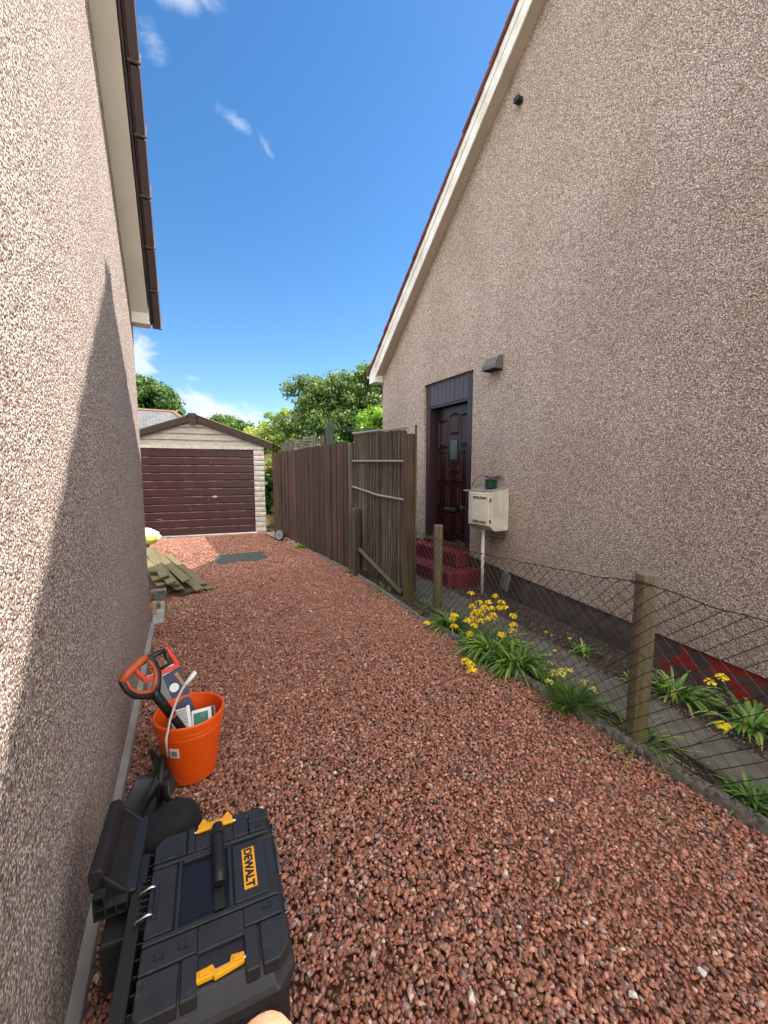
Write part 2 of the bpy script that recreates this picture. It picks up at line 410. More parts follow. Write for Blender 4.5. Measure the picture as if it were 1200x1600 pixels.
M['skin'] = simple('skin', 'c98c6c', 0.5, 0.1, 30, 0.0005, 500, Subsurface_Weight=0.2)
M['nail'] = simple('nail', 'e8b8a0', 0.3, 0.05)
M['plank'] = weathered('green treated timber', '585034', '9a8d66', 0.8, (10, 10, 0.8), bumpd=0.002)
M['fence_board'] = weathered('dark brown fence board', '241814', '583e32', 0.85, (18, 18, 0.5), bumpd=0.003)
M['cane'] = weathered('grey split cane', '231f1b', '7d6f62', 0.9, (30, 30, 1.0), bumpd=0.003)
M['gate_post'] = weathered('brown gate post', '3a2a1d', '76593d', 0.85, (12, 12, 0.5), moss=('5f5a24', 0.0, 0.6))
M['old_post'] = weathered('old grey post', '3a352e', '756b5d', 0.9, (14, 14, 0.6), moss=('4e4a26', 0.0, 0.5), bumpd=0.006)
M['new_post'] = weathered('treated post', '564a3c', '94866f', 0.85, (12, 12, 0.45), moss=('62631f', -0.05, 0.7), bumpd=0.003)
M['batten'] = simple('bleached lath', '958f86', 0.85, 0.3, 14, 0.002)
M['pale_fence'] = weathered('pale fence board', '8a7c56', 'c3b487', 0.85)
M['green_paint'] = simple('dark green paint', '3c4a3c', 0.7, 0.3, 8)
M['wire'] = simple('dark green wire', '191d19', 0.5, 0.2)
M['bark'] = simple('bark', '4d4036', 0.9, 0.4, 12, 0.01, 30)
M['cover'] = simple('weathered cover', '4c524c', 0.85, 0.45, 14, 0.004, 60, (1, 4, 1), '333833')
M['soil'] = simple('dark soil', '3d332c', 0.95, 0.4, 12, 0.02, 70)
M['grit_base'] = simple('gravel bed', '84543f', 0.95, 0.45, 70, 0.012, 90)
M['grass'] = simple('lawn', '4f6a30', 0.9, 0.35, 20, 0.01, 80)
M['stone_red'] = stone_mat('red granite chip'); M['stone_grey'] = stone_mat('grey brown grit', 0.85)
M['leaf_strap'] = leaf_mat('strap leaf', ['365c25', '537c35', '82a548', 'b0ac58'], 0.42, 0.25)
M['leaf_dark'] = leaf_mat('dark tree leaf', ['2a431b', '456628', '7a953e'], 0.5, 0.25)
M['leaf_mid'] = leaf_mat('grey green leaf', ['35502a', '587438', '929f5c'], 0.5, 0.3)
M['leaf_bright'] = leaf_mat('bright leaf', ['50781f', '759f30', 'a6bf4c'], 0.5, 0.4)
M['leaf_pale'] = leaf_mat('pale leaf', ['6a7f3c', '96a458', 'c4c67e'], 0.5, 0.35)
M['leaf_fine'] = leaf_mat('fine leaf', ['2f521e', '4f7a2e', '86a048'], 0.5, 0.25)
M['petal'] = leaf_mat('yellow petal', ['e6c208', 'f8de10', 'fff24a'], 0.6, 0.3)
M['petal_pale'] = leaf_mat('pale yellow petal', ['c8c060', 'e8e27a', 'f4f09a'], 0.6, 0.3)
M['stalk'] = simple('green stalk', '5c7a34', 0.6, 0.2)

def mk_plinth():
    t = NT('painted plinth')
    base = t.ramp(t.noise(7, 6, 0.6), [(0.3, h2l('352c2b')), (0.7, h2l('5a4c48'))])
    y = t.sep(t.tc.outputs['Object'])
    # flakes of old red paint on the near end
    a = t.ramp(t.noise(7.5, 5, 0.6, (1, 1, 1.2), loc=(0.3, 0.0, 0.2)), [(0.50, (0, 0, 0)), (0.53, (1, 1, 1))])
    g = t.n.new('ShaderNodeMapRange'); t.l.new(y[1], g.inputs[0]); g.inputs[1].default_value = -0.74; g.inputs[2].default_value = -0.84
    h = t.n.new('ShaderNodeMapRange'); t.l.new(y[1], h.inputs[0]); h.inputs[1].default_value = -1.62; h.inputs[2].default_value = -1.45
    f = t.math('MULTIPLY', a, t.math('MULTIPLY', g.outputs[0], h.outputs[0]))
    return t.fin(t.mix(f, base, h2l('8c1c14')), 0.8, t.bump(t.noise(40, 5), 0.004))
M['plinth'] = mk_plinth()
def mk_slate():
    t = NT('slate roof')
    b = t.n.new('ShaderNodeTexBrick'); t.l.new(t.vec((1, 1, 1)), b.inputs[0])
    t.l.new(t.tc.outputs['UV'], b.inputs[0])
    b.inputs['Color1'].default_value = h2l('6e6e70'); b.inputs['Color2'].default_value = h2l('59595c'); b.inputs['Mortar'].default_value = h2l('403f41')
    b.inputs['Scale'].default_value = 1.0; b.inputs['Brick Width'].default_value = 0.3; b.inputs['Row Height'].default_value = 0.2; b.inputs['Mortar Size'].default_value = 0.012
    return t.fin(b.outputs[0], 0.7, t.bump(b.outputs['Fac'], 0.01, 1.0))
M['slate'] = mk_slate()

# ------------------------------------------------------------------ the ground
def side_z(x, y):
    s = np.clip((4.0 - y) / 2.3, 0, 1); t = np.clip((x - 2.25) / 1.35, 0, 1)
    return -0.16 * s * t - 0.012
def grid(name, x0, x1, y0, y1, nx, ny, fz, mat, kind='structure'):
    m = MB(); X = np.linspace(x0, x1, nx + 1); Y = np.linspace(y0, y1, ny + 1)
    m.v = [(x, y, float(fz(x, y))) for y in Y for x in X]
    m.f = [(j * (nx + 1) + i, j * (nx + 1) + i + 1, (j + 1) * (nx + 1) + i + 1, (j + 1) * (nx + 1) + i) for j in range(ny) for i in range(nx)]
    return tagit(m.build(name, mat, smooth=True, fixn=False), kind=kind)
grid('ground', -260, 300, -240, 420, 2, 2, lambda x, y: -0.22, M['grass'])
CURB = [(-3.0, 2.10), (0.3, 2.125), (0.9, 2.15), (1.4, 2.17), (3.2, 2.21), (4.5, 2.33), (5.5, 2.38), (9.7, 2.25), (10.4, 2.24)]
def curb_x(y): return interp(y, CURB)
# driveway bed
m = MB(); ys = np.linspace(-3, 10.6, 60)
for y in ys:
    m.v += [(-6.0, y, -0.012), (float(curb_x(y)) + 0.02, y, -0.012)]
m.f = [(2 * i, 2 * i + 1, 2 * i + 3, 2 * i + 2) for i in range(len(ys) - 1)]
tagit(m.build('driveway', M['grit_base'], fixn=False), kind='structure')
# soil strip and bed beside the neighbour's wall
m = MB(); xs = np.linspace(0, 1, 9)
for y in ys:
    cx0 = float(curb_x(y)) + 0.02
    for t in xs:
        x = cx0 + (3.9 - cx0) * t; m.v.append((x, y, float(side_z(x, y))))
m.f = [(j * 9 + i, j * 9 + i + 1, (j + 1) * 9 + i + 1, (j + 1) * 9 + i) for j in range(len(ys) - 1) for i in range(8)]
tagit(m.build('soil_bed', M['soil'], smooth=True, fixn=False), kind='structure')
# concrete path in slabs
def path_l(y): return interp(y, [(-3, 2.26), (0.6, 2.30), (1.1, 2.37), (2.0, 2.37), (3.2, 2.45), (5.4, 2.62)])
def path_r(y): return interp(y, [(-3, 2.68), (0.77, 2.76), (1.08, 2.83), (2.4, 3.02), (4.0, 3.08), (5.4, 3.10)])
m = MB(); y = -2.6
while y < 5.3:
    y1 = y + 0.9 - 0.008
    n = 4
    for k in range(n):
        a = y + (y1 - y) * k / n; b = y + (y1 - y) * (k + 1) / n
        pts = []
        for yy in (a, b):
            for xx in (float(path_l(yy)), float(path_r(yy))):
                pts.append((xx, yy, float(side_z(xx, yy)) + 0.028))
        p0, p1, p2, p3 = pts
        dn = [(q[0], q[1], q[2] - 0.06) for q in pts]
        m.add([p0, p1, p3, p2, dn[0], dn[1], dn[3], dn[2]], [(0, 1, 2, 3), (0, 4, 5, 1), (1, 5, 6, 2), (3, 7, 4, 0), (2, 6, 7, 3)])
    y += 0.9
tagit(m.build('path', M['concrete'], fixn=False), kind='structure')
# rounded concrete edging
m = MB(); prof = [(0.0, -0.06), (0.0, 0.028), (0.012, 0.046), (0.035, 0.052), (0.058, 0.044), (0.068, 0.024), (0.068, -0.06)]
ye = np.concatenate([np.arange(-2.9, 10.3, 0.12)]); n = len(prof)
for y in ye:
    jx = rng.normal(0, 0.003); jz = rng.normal(0, 0.003) - (0.02 if y > 3.2 else 0)
    w = 1.0 if y < 3 else 0.8
    for (px, pz) in prof: m.v.append((float(curb_x(y)) - 0.035 + px * w + jx, float(y), pz + jz))
for j in range(len(ye) - 1):
    for i in range(n - 1): m.f.append((j * n + i, j * n + i + 1, (j + 1) * n + i + 1, (j + 1) * n + i))
tagit(m.build('kerb', M['kerb'], smooth=True), kind='structure')

# red granite chippings
def wall_left_x(y): return np.where(y < 4.32, -0.345 + 0.031 * y + 0.03, -2.2)
dens = 3300
def drive_pts(y0, y1, d, x_lo=-2.2, x_hi=2.45):
    n = int((x_hi - x_lo) * (y1 - y0) * d); x = rng.uniform(x_lo, x_hi, n); y = rng.uniform(y0, y1, n)
    k = (x > wall_left_x(y)) & (x < curb_x(y) - 0.035)
    k &= ~((x > 0.66) & (x < 1.47) & (y > 6.83 + 0.05 * np.sin(x * 9)) & (y < 7.55))
    gf = 9.97 + 0.155 * (2.05 - x)
    k &= y < gf - 0.05
    k &= (x > -1.2) | (y < 10)
    return x[k], y[k]
P = []; Z = []
for (a, b, d) in ((-0.8, 0.15, 4000), (0.15, 4.0, 10500), (4.0, 7.0, 6000), (7.0, 10.4, 3600)):
    x, y = drive_pts(a, b, d); P.append(np.stack([x, y], 1))
P = np.concatenate(P)
sz = np.exp(rng.normal(math.log(0.0108), 0.27, len(P))).clip(0.006, 0.020) * np.where(P[:, 1] > 6, 1.12, 1.0)
big = 0.012 * np.sin(P[:, 0] * 2.3 + 1) * np.sin(P[:, 1] * 1.7)
P3 = np.concatenate([P, (rng.uniform(-0.006, 0.008, len(P)) + big)[:, None]], 1)
o = scatter_stones('gravel', P3, sz, ['a26c56', 'b27d68', '916252', 'c2947f', '7c5a4e', '867068', '988a84', 'ccb2a2', '644c44'],
                   [30, 24, 20, 11, 8, 3, 2, 2, 3], M['stone_red'], npts=11, tilt=0.36, kj=0.085)
tagit(o, 'red granite chippings covering the whole driveway', 'gravel', kind='stuff')
# fine grit in the bed by the neighbour's wall and behind the kerb
n = 26000; x = rng.uniform(2.2, 3.6, n); y = rng.uniform(0.2, 5.4, n)
k = (x > curb_x(y) + 0.03) & ((x < path_l(y) + 0.015) | (x > path_r(y) - 0.03 - rng.exponential(0.03, n)))
x, y = x[k], y[k]; nn = len(x)
zz = side_z(x, y) + rng.uniform(-0.002, 0.006, nn) + np.where((x > path_l(y)) & (x < path_r(y)), 0.04, 0)
o = scatter_stones('grit', np.stack([x, y, zz], 1), np.exp(rng.normal(math.log(0.0075), 0.3, nn)).clip(0.004, 0.013),
                   ['5e4a42', '7c665c', '3c322d', '9a8880', '6e4c40', '2f2a22'], [25, 20, 25, 8, 12, 10], M['stone_grey'], npts=8, tilt=0.6)
tagit(o, 'fine grey brown grit in the bed below the buff house wall', 'grit', kind='stuff')

# ------------------------------------------------------------------ left house (local frame: x out of the wall, y along it)
HL = thing('house', 'pale pebbledash house close on the left with brown verge caps', 'house', (-0.345, 0, 0), -math.atan(0.031))
yc = 4.31; e_z = 2.80; sl = 0.86; ridge_y = -0.4; rz_ = e_z + sl * (yc - ridge_y); yb = 2 * ridge_y - yc
MB().prism([(yb, 0.055), (yc, 0.055), (yc, e_z), (ridge_y, rz_), (yb, e_z)], 'x', -6.5, 0.0).build('wall', M['dash_left'], HL)
m = MB(); m.prism([(yb - 0.03, -0.15), (yc + 0.03, -0.15), (yc + 0.03, 0.05), (yb - 0.03, 0.05)], 'x', -6.53, 0.034)
m.prism([(0.0, 0.05), (0.034, 0.05), (0.0, 0.068)], 'y', yb, yc)
m.build('base_course', M['cement'], HL, bevel=0.008)
ang = math.atan(sl)
def slope_box(m, yA, zA, length, x0, x1, t0, t1, s=1, off=0.0):
    """a slab that climbs from (yA,zA) along the slope; s=1 climbs toward -y"""
    d = (-s * math.cos(ang), math.sin(ang)); nrm = (s * math.sin(ang), math.cos(ang))
    pts = []
    for (l, t) in ((off, t0), (off + length, t0), (off + length, t1), (off, t1)):
        pts.append((yA + d[0] * l + nrm[0] * t, zA + d[1] * l + nrm[1] * t))
    m.prism(pts, 'x', x0, x1)
L = (yc - ridge_y) / math.cos(ang)
m = MB(); slope_box(m, yc, e_z, L, 0.0, 0.13, 0.0, 0.16); slope_box(m, 2 * ridge_y - yc, e_z, L, 0.0, 0.13, 0.0, 0.16, -1)
m.build('bargeboard', M['upvc'], HL, bevel=0.004)
m = MB(); m.prism([(yc - 0.10, e_z - 0.004), (yc + 0.035, e_z - 0.004), (yc + 0.035, e_z + 0.16), (yc - 0.10, e_z + 0.24)], 'x', -0.0, 0.137)
m.box(-6.5, -0.002, yc + 0.001, yc + 0.034, e_z + 0.0, e_z + 0.15)
m.build('soffit_box', M['upvc'], HL, bevel=0.006)
m = MB(); i = 0; l = -0.02
slope_box(m, yc, e_z, L, 0.135, 0.15, 0.03, 0.2); slope_box(m, yc, e_z, L, 0.150, 0.170, 0.05, 0.23, 1, -0.04)
while l < L + 0.1:
    slope_box(m, yc, e_z, 0.335, 0.168, 0.220, 0.02, 0.235, 1, l); slope_box(m, yc, e_z, 0.016, 0.155, 0.228, 0.010, 0.243, 1, l)
    slope_box(m, yc, e_z, 0.33, 0.05, 0.16, 0.225, 0.24, 1, l)
    slope_box(m, 2 * ridge_y - yc, e_z, 0.33, 0.15, 0.205, 0.02, 0.235, -1, l)
    l += 0.345
m.build('verge_cap', M['verge_cap'], HL, bevel=0.006)
m = MB(); slope_box(m, yc, e_z, L + 0.05, -6.5, 0.12, 0.161, 0.22, 1, -0.05); slope_box(m, 2 * ridge_y - yc, e_z, L + 0.3, -6.5, 0.12, 0.161, 0.22, -1, -0.3)
m.build('roof', M['tile_brown'], HL)

# ------------------------------------------------------------------ right house
HR = thing('house', 'buff pebbledash house on the right with white bargeboard and dark door', 'house', (3.6, 2.5, 0))
Yr, Ym, Yn, E0, SR = 6.69, 2.48, -1.73, 3.24, 0.862
def plz(y): return max(-0.08, 0.06 + 0.09 * (y - 1.0))
top = lambda y: E0 + SR * (Yr - y) if y > Ym else E0 + SR * (y - Yn)
m = MB(); T = 0.11
DY0, DY1, DZ1 = 4.17, 5.30, 2.84
m.prism([(Yn, plz(Yn)), (-0.56, plz(Yn)), (DY0, plz(DY0)), (DY0, DZ1), (DY0, top(DY0)), (Ym, top(Ym)), (Yn, E0)], 'x', 3.6, 3.6 + T)
m.prism([(DY0, DZ1), (DY1, DZ1), (DY1, top(DY1)), (DY0, top(DY0))], 'x', 3.6, 3.6 + T)
m.prism([(DY1, 0.4), (Yr, 0.4), (Yr, E0), (DY1, top(DY1)), (DY1, DZ1)], 'x', 3.6, 3.6 + T)
m.box(3.6 + T, 11.5, Yr - 0.11, Yr, 0.4, E0); m.box(3.6 + T, 11.5, Yn, Yn + 0.11, -0.08, E0)
m.prism([(Yn, -.08), (Yr, -.08), (Yr, E0), (Ym, top(Ym)), (Yn, E0)], 'x', 11.4, 11.5)
m.build('wall', M['dash_right'], HR, world=True)
m = MB(); m.prism([(Yn + .01, -0.3), (DY0, -0.3), (DY0, plz(DY0)), (-0.56, plz(Yn)), (Yn + .01, plz(Yn))], 'x', 3.618, 3.6 + T)
m.prism([(DY0, -0.3), (Yr - .01, -0.3), (Yr - .01, 0.4), (DY1, 0.4), (DY0, 0.4)], 'x', 3.618, 3.6 + T)
m.build('plinth', M['plinth'], HR, world=True)
ang = math.atan(SR); LR = (Yr - Ym) / math.cos(ang)
def sb2(m, s, l0, ln, x0, x1, t0, t1, t0b=None, t1b=None):
    yA = Yr if s == 1 else Yn; d = (-s * math.cos(ang), math.sin(ang)); nrm = (s * math.sin(ang), math.cos(ang))
    t0b = t0 if t0b is None else t0b; t1b = t1 if t1b is None else t1b
    pts = [(yA + d[0] * l + nrm[0] * t, E0 + d[1] * l + nrm[1] * t) for (l, t) in ((l0, t0), (l0 + ln, t0b), (l0 + ln, t1b), (l0, t1))]
    m.prism(pts, 'x', x0, x1)
m = MB()
for s in (1, -1): sb2(m, s, 0, LR, 3.455, 3.599, 0.0, 0.02)
m.build('soffit', M['soffit'], HR, world=True)
m = MB()
for s in (1, -1):
    sb2(m, s, -0.06, LR + 0.06, 3.435, 3.455, -0.02, 0.20); sb2(m, s, -0.03, LR + 0.03, 3.425, 3.436, 0.11, 0.205)
m.build('bargeboard', M['white_barge'], HR, world=True, bevel=0.004)
m = MB(); m.prism([(Yr - 0.03, E0 - 0.10), (Yr + 0.22, E0 - 0.10), (Yr + 0.20, E0 + 0.16), (Yr - 0.02, E0 + 0.18)], 'x', 3.428, 3.6)
m.box(3.6, 11.5, Yr + 0.001, Yr + 0.2, E0 - 0.08, E0 - 0.04)
m.build('soffit_box', M['white_barge'], HR, world=True, bevel=0.008)
m = MB()  # half round gutter along the eaves, its end seen beside the bargeboard
gp = [(Yr + 0.265 + 0.058 * math.cos(t), E0 + 0.07 + 0.058 * math.sin(t)) for t in np.linspace(math.pi, 2 * math.pi, 9)]
gp += [(Yr + 0.265 + 0.052 * math.cos(t), E0 + 0.07 + 0.052 * math.sin(t)) for t in np.linspace(2 * math.pi, math.pi, 9)]
m.prism(gp, 'x', 3.44, 11.5); m.prism([(Yr + 0.265 + 0.058 * math.cos(t), E0 + 0.07 + 0.058 * math.sin(t)) for t in np.linspace(math.pi, 2 * math.pi, 9)], 'x', 3.434, 3.442)
m.build('gutter', M['white_barge'], HR, world=True)
m = MB(); l = -0.16; g = 0.30
while l < LR + 0.05:
    for s in (1, -1): sb2(m, s, l, min(0.42, LR + 0.12 - l), 3.40 + random.uniform(-.006, .006), 11.6, 0.205, 0.25, 0.19, 0.222)
    l += g
m.build('roof', M['tile_red'], HR, world=True)
m = MB(); m.box(3.4, 11.6, Ym - 0.12, Ym + 0.12, top(Ym) + 0.28, top(Ym) + 0.36); m.build('ridge_tiles', M['tile_red'], HR, world=True, bevel=0.03)
# doorway
m = MB()
m.box(3.635, 3.71, DY0 + 0.003, DY0 + 0.15, 0.43, DZ1 - 0.003); m.box(3.635, 3.71, DY1 - 0.10, DY1 - 0.003, 0.43, DZ1 - 0.003)
m.build('door_frame', M['door_frame'], HR, world=True, bevel=0.005)
m = MB(); yb0, yb1 = DY0 + 0.15, DY1 - 0.10; nb = 9; w = (yb1 - yb0) / nb
for k in range(nb): m.box(3.642, 3.70, yb0 + k * w + 0.004, yb0 + (k + 1) * w - 0.004, 2.50, DZ1 - 0.004)
m.box(3.655, 3.70, yb0, yb1, 2.47, DZ1 - 0.006)
m.build('transom_boards', M['transom'], HR, world=True, bevel=0.004)
dr = MB(); dx = 3.775; dr.box(dx, dx + 0.04, yb0 - 0.01, yb1 + 0.01, 0.46, 2.47)
dy0, dy1 = yb0 + 0.03, yb1 - 0.03; W3 = (dy1 - dy0) / 3
def panel(m, y0, y1, z0, z1, arch=0.0):
    pts = [(y0, z0), (y1, z0), (y1, z1)] + ([((y0 + y1) / 2, z1 + arch)] if arch else []) + [(y0, z1)]
    c = ((y0 + y1) / 2, (z0 + z1) / 2); n = len(pts)
    o = [(dx - 0.001, *p) for p in pts]; a = [(dx - 0.016, p[0] + (c[0] - p[0]) * 0.10, p[1] + (c[1] - p[1]) * 0.05) for p in pts]
    b = [(dx + 0.004, p[0] + (c[0] - p[0]) * 0.24, p[1] + (c[1] - p[1]) * 0.12) for p in pts]; d = [(dx - 0.014, p[0] + (c[0] - p[0]) * 0.42, p[1] + (c[1] - p[1]) * 0.2) for p in pts]
    base = [o, a, b, d]; vs = [v for r in base for v in r]
    fs = [(r * n + i, r * n + (i + 1) % n, (r + 1) * n + (i + 1) % n, (r + 1) * n + i) for r in range(3) for i in range(n)] + [tuple(range(3 * n, 4 * n))]
    m.add(vs, fs)
yy = lambda c, s=0.016: (dy0 + c * W3 + s, dy0 + (c + 1) * W3 - s)
for c, h in ((0, 2.33), (2, 2.28)): panel(dr, *yy(c), 1.86, h)
panel(dr, *yy(1), 2.05, 2.33, 0.04)
panel(dr, *yy(1), 1.50, 1.60)
for c in (0, 2): panel(dr, *yy(c), 1.36, 1.80)
panel(dr, *yy(1), 1.36, 1.46)
for c in (0, 1, 2): panel(dr, *yy(c), 0.98, 1.27)
for c in (0, 1, 2): panel(dr, *yy(c), 0.56, 0.86)
door = dr.build('door', M['door'], HR, world=True, bevel=0.003)
m = MB(); m.box(dx - 0.012, dx - 0.002, yy(1)[0] + 0.04, yy(1)[1] - 0.04, 1.68, 1.97); m.build('pane', M['glass'], door, world=True)
m = MB(); m.box(dx - 0.02, dx - 0.002, 4.70, 4.96, 0.90, 0.955); m.box(dx - 0.026, dx - 0.018, 4.72, 4.94, 0.912, 0.944); m.build('letter_plate', M['steel'], door, world=True, bevel=0.004)
m = MB(); m.box(dx - 0.012, dx - 0.002, 4.52, 4.57, 0.88, 1.05); m.tube([(dx - 0.01, 4.545, 0.98), (dx - 0.05, 4.545, 0.98), (dx - 0.055, 4.54, 0.98), (dx - 0.055, 4.42, 0.978)], 0.009, 8)
m.build('handle', M['steel'], door, world=True, smooth=False)
m = MB(); m.box(3.70, 3.80, DY0 + 0.003, DY0 + 0.16, 0.43, DZ1); m.box(3.70, 3.80, DY1 - 0.11, DY1 - 0.003, 0.43, DZ1); m.box(3.82, 3.95, DY0, DY1, 0.4, DZ1)
m.build('reveal', M['door_frame'], HR, world=True)
m = MB(); m.box(3.60, 3.80, DY0, DY1, 0.40, 0.43); m.build('sill', M['step'], HR, world=True)
m = MB(); m.box(3.606, 3.66, DY0 + 0.17, DY1 - 0.12, 0.431, 0.452); m.build('threshold', M['steel'], HR, world=True, bevel=0.004)
ST = thing('doorstep', 'dark red painted concrete double step below the varnished door', 'step', (3.35, 4.7, 0))
m = MB(); m.box(3.08, 3.617, 3.96, 5.42, -0.05, 0.2); m.build('lower_step', M['step'], ST, world=True, bevel=0.02, seg=3)
m = MB(); m.box(3.36, 3.599, 4.15, 5.36, 0.2, 0.40); m.build('upper_step', M['step'], ST, world=True, bevel=0.018, seg=3)
# wall fittings
V1 = thing('vent_cowl', 'grey wedge shaped vent cowl on the wall beside the door head', 'vent', (3.6, 3.74, 2.75))
m = MB(); m.prism([(3.6, 2.73), (3.46, 2.73), (3.46, 2.77), (3.52, 2.88), (3.6, 2.90)], 'y', 3.64, 3.86); m.build('hood', M['vent'], V1, world=True, bevel=0.005)
m = MB(); m.box(3.475, 3.59, 3.655, 3.845, 2.722, 2.729); m.build('opening', M['dark'], V1, world=True)
V2 = thing('overflow_pipe', 'tiny black pipe outlet high up on the buff gable', 'pipe', (3.6, 3.49, 5.54))
m = MB(); m.box(3.53, 3.6, 3.455, 3.52, 5.51, 5.56); m.box(3.522, 3.531, 3.45, 3.525, 5.505, 5.563); m.build('outlet', M['black_matt'], V2, world=True, bevel=0.004)

BX = thing('meter_box', 'cream gas meter box fixed to the buff wall right of the door', 'meter box', (3.6, 3.66, 0.78))
m = MB(); m.prism([(3.599, 0.79), (3.38, 0.79), (3.305, 0.85), (3.305, 1.26), (3.599, 1.315)], 'y', 3.475, 3.865); m.build('case', M['box_dirty'], BX, world=True, bevel=0.006)
m = MB(); m.box(3.288, 3.304, 3.49, 3.80, 0.862, 1.245); m.box(3.284, 3.29, 3.52, 3.77, 1.20, 1.212); dd = m.build('door', M['box_cream'], BX, world=True, bevel=0.004)
m = MB()
for (z0, a, b) in ((1.196, 3.53, 3.64), (1.18, 3.53, 3.76), (1.196, 3.66, 3.76), (0.905, 3.53, 3.64), (0.888, 3.53, 3.76), (0.905, 3.66, 3.76)): m.box(3.2825, 3.289, a, b, z0, z0 + 0.006)
m.build('slots', M['dark'], dd, world=True)
for zh in (1.15, 0.90): MB().box(3.296, 3.312, 3.468, 3.482, zh, zh + 0.035).build('hinge', M['steel'], BX, world=True)
m = MB(); m.prism([(3.602, 1.317), (3.302, 1.264), (3.302, 1.271), (3.602, 1.325)], 'y', 3.472, 3.868); m.box(3.27, 3.33, 3.875, 3.93, 1.255, 1.275); m.build('lid', M['grey_lid'], BX, world=True, bevel=0.002)
m = MB(); m.tube([(3.41, 3.70, 0.79), (3.41, 3.70, -0.05)], 0.021, 14); m.build('pipe', M['box_cream'], BX, world=True, smooth=True)
m = MB(); m.tube([(3.56, 3.50, 0.78), (3.56, 3.50, 0.69), (3.55, 3.56, 0.68), (3.50, 3.68, 0.70)], 0.006, 6); m.build('bracket', M['black_matt'], BX, world=True)
RL = thing('cord_reel', 'green cord wound on a small blue reel on the meter box', 'reel', (3.46, 3.62, 1.30))
m = MB(); m.lathe([(0, 1.306), (0.078, 1.306), (0.078, 1.314), (0, 1.314)], (3.44, 3.62), 28); m.build('flange', M['blue_card'], RL, world=True); m = MB(); m.lathe([(0, 1.398), (0.078, 1.398), (0.078, 1.408), (0.03, 1.410), (0, 1.410)], (3.44, 3.62), 28); m.build('flange', M['blue_card'], RL, world=True)
m = MB(); m.lathe([(0.066, 1.314)] + [(0.066 + 0.004 * (k % 2), 1.314 + k * 0.0042) for k in range(1, 20)] + [(0.066, 1.398)], (3.44, 3.62), 28); m.build('cord', simple('green cord', '0c4a38', 0.6, 0.3, 30), RL, world=True)
WT = MB()
for k in range(7):
    ph = random.uniform(0, 6); WT.tube([(3.49 + (0.06 + 0.006 * k) * math.cos(t + ph), 3.64 + (0.075 + 0.004 * k) * math.sin(t + ph), 1.425 + 0.004 * k + 0.012 * math.sin(2 * t + ph)) for t in np.linspace(0, 6.0, 26)], 0.003, 5)
for k in range(2): WT.tube([(3.45, 3.70, 1.43), (3.42, 3.78, 1.45 + .02 * k), (3.38, 3.84, 1.40), (3.36, 3.86 + .02 * k, 1.33)], 0.003, 5)
tagit(WT.build('wire_coil', M['vent'], None, smooth=True), 'loose coil of thin grey wire lying on the blue reel', 'wire')
CP = MB(); CP.box(3.37, 3.39, 3.73, 3.77, 1.40, 1.412); CP.box(3.372, 3.388, 3.77, 3.81, 1.395, 1.409)
tagit(CP.build('peg', simple('peach plastic', 'd8926a', 0.5), None, bevel=0.003), 'small peach coloured peg beside the blue and green reel', 'peg')
TL = MB(); TL.box(-0.10, 0.10, -0.015, 0.015, -0.10, 0.10, frame((3.52, 3.42, 0.19), (0.1, -0.15, 1), (0.45, 1, 0.0)))
tagit(TL.build('slate_tile', simple('grey slate', '6b6763', 0.8, 0.3), None, bevel=0.003), 'loose grey tile leaning on the plinth under the meter box', 'tile')

# ------------------------------------------------------------------ garage
GA = thing('garage', 'low concrete garage with maroon up and over door at the driveway end', 'garage', (2.08, 9.98, 0), math.atan(-0.155))
Wd = 3.2; cxg = -1.54
M['rock'] = simple('cream rock faced concrete', 'dcd6ca', 0.9, 0.4, 9, 0.012, 22)
M['siding'] = simple('weathered cream boards', 'b9b2a4', 0.8, 0.3, 7, 0.003, 30, (1, 1, 3), '98928a')
for xs_ in (-0.24, -Wd):
    m = MB()
    for k in range(16):
        z = 0.02 + k * 0.125; j = random.uniform(0, 0.012)
        m.prism([(0 - j, z), (-0.012 - j, z + 0.02), (-0.018 - j, z + 0.07), (-0.008 - j, z + 0.115), (0.02, z + 0.12), (0.3, z + 0.12), (0.3, z)], 'x', xs_ - 0.0, xs_ + 0.24)
    m.build('pier', M['rock'], GA)
m = MB(); m.box(-0.05, 0.0, 0.31, 5.5, 0.0, 2.03); m.box(-Wd, -Wd + 0.05, 0.31, 5.5, 0, 2.03); m.box(-Wd + .05, -0.05, 5.45, 5.5, 0, 2.03); m.build('wall', M['rock'], GA)
m = MB(); m.box(-Wd - 0.02, 0.0, -0.02, 0.06, 2.025, 2.085); m.build('lintel', simple('flaking white paint', 'd8d2c2', 0.8, 0.3, 18, 0.003, 60, hex2='a89e8c'), GA, bevel=0.006)
m = MB(); gz = 2.086; ap = 2.66; nrow = 4
for k in range(nrow):
    z0 = gz + (ap - gz) * k / nrow; z1 = gz + (ap - gz) * (k + 1) / nrow
    hw = lambda z: (Wd / 2) * (ap - z) / (ap - gz)
    m.prism([(cxg - hw(z0), z0), (cxg + hw(z0), z0), (cxg + hw(z1), z1 - 0.004), (cxg - hw(z1), z1 - 0.004)], 'y', 0.035, 0.05)
    m.add([(cxg - hw(z0), 0.008, z0), (cxg + hw(z0), 0.008, z0), (cxg + hw(z1), 0.034, z1 - .004), (cxg - hw(z1), 0.034, z1 - .004)], [(0, 1, 2, 3)])
m.build('gable_boards', M['siding'], GA)
gs = (ap - gz) / (Wd / 2)
m = MB(); hb = Wd / 2 + 0.13
m.prism([(cxg + hb, gz - gs * 0.13 + 0.0), (cxg + hb, gz - gs * 0.13 + 0.13), (cxg, ap + 0.13), (cxg, ap)], 'y', -0.06, -0.03)
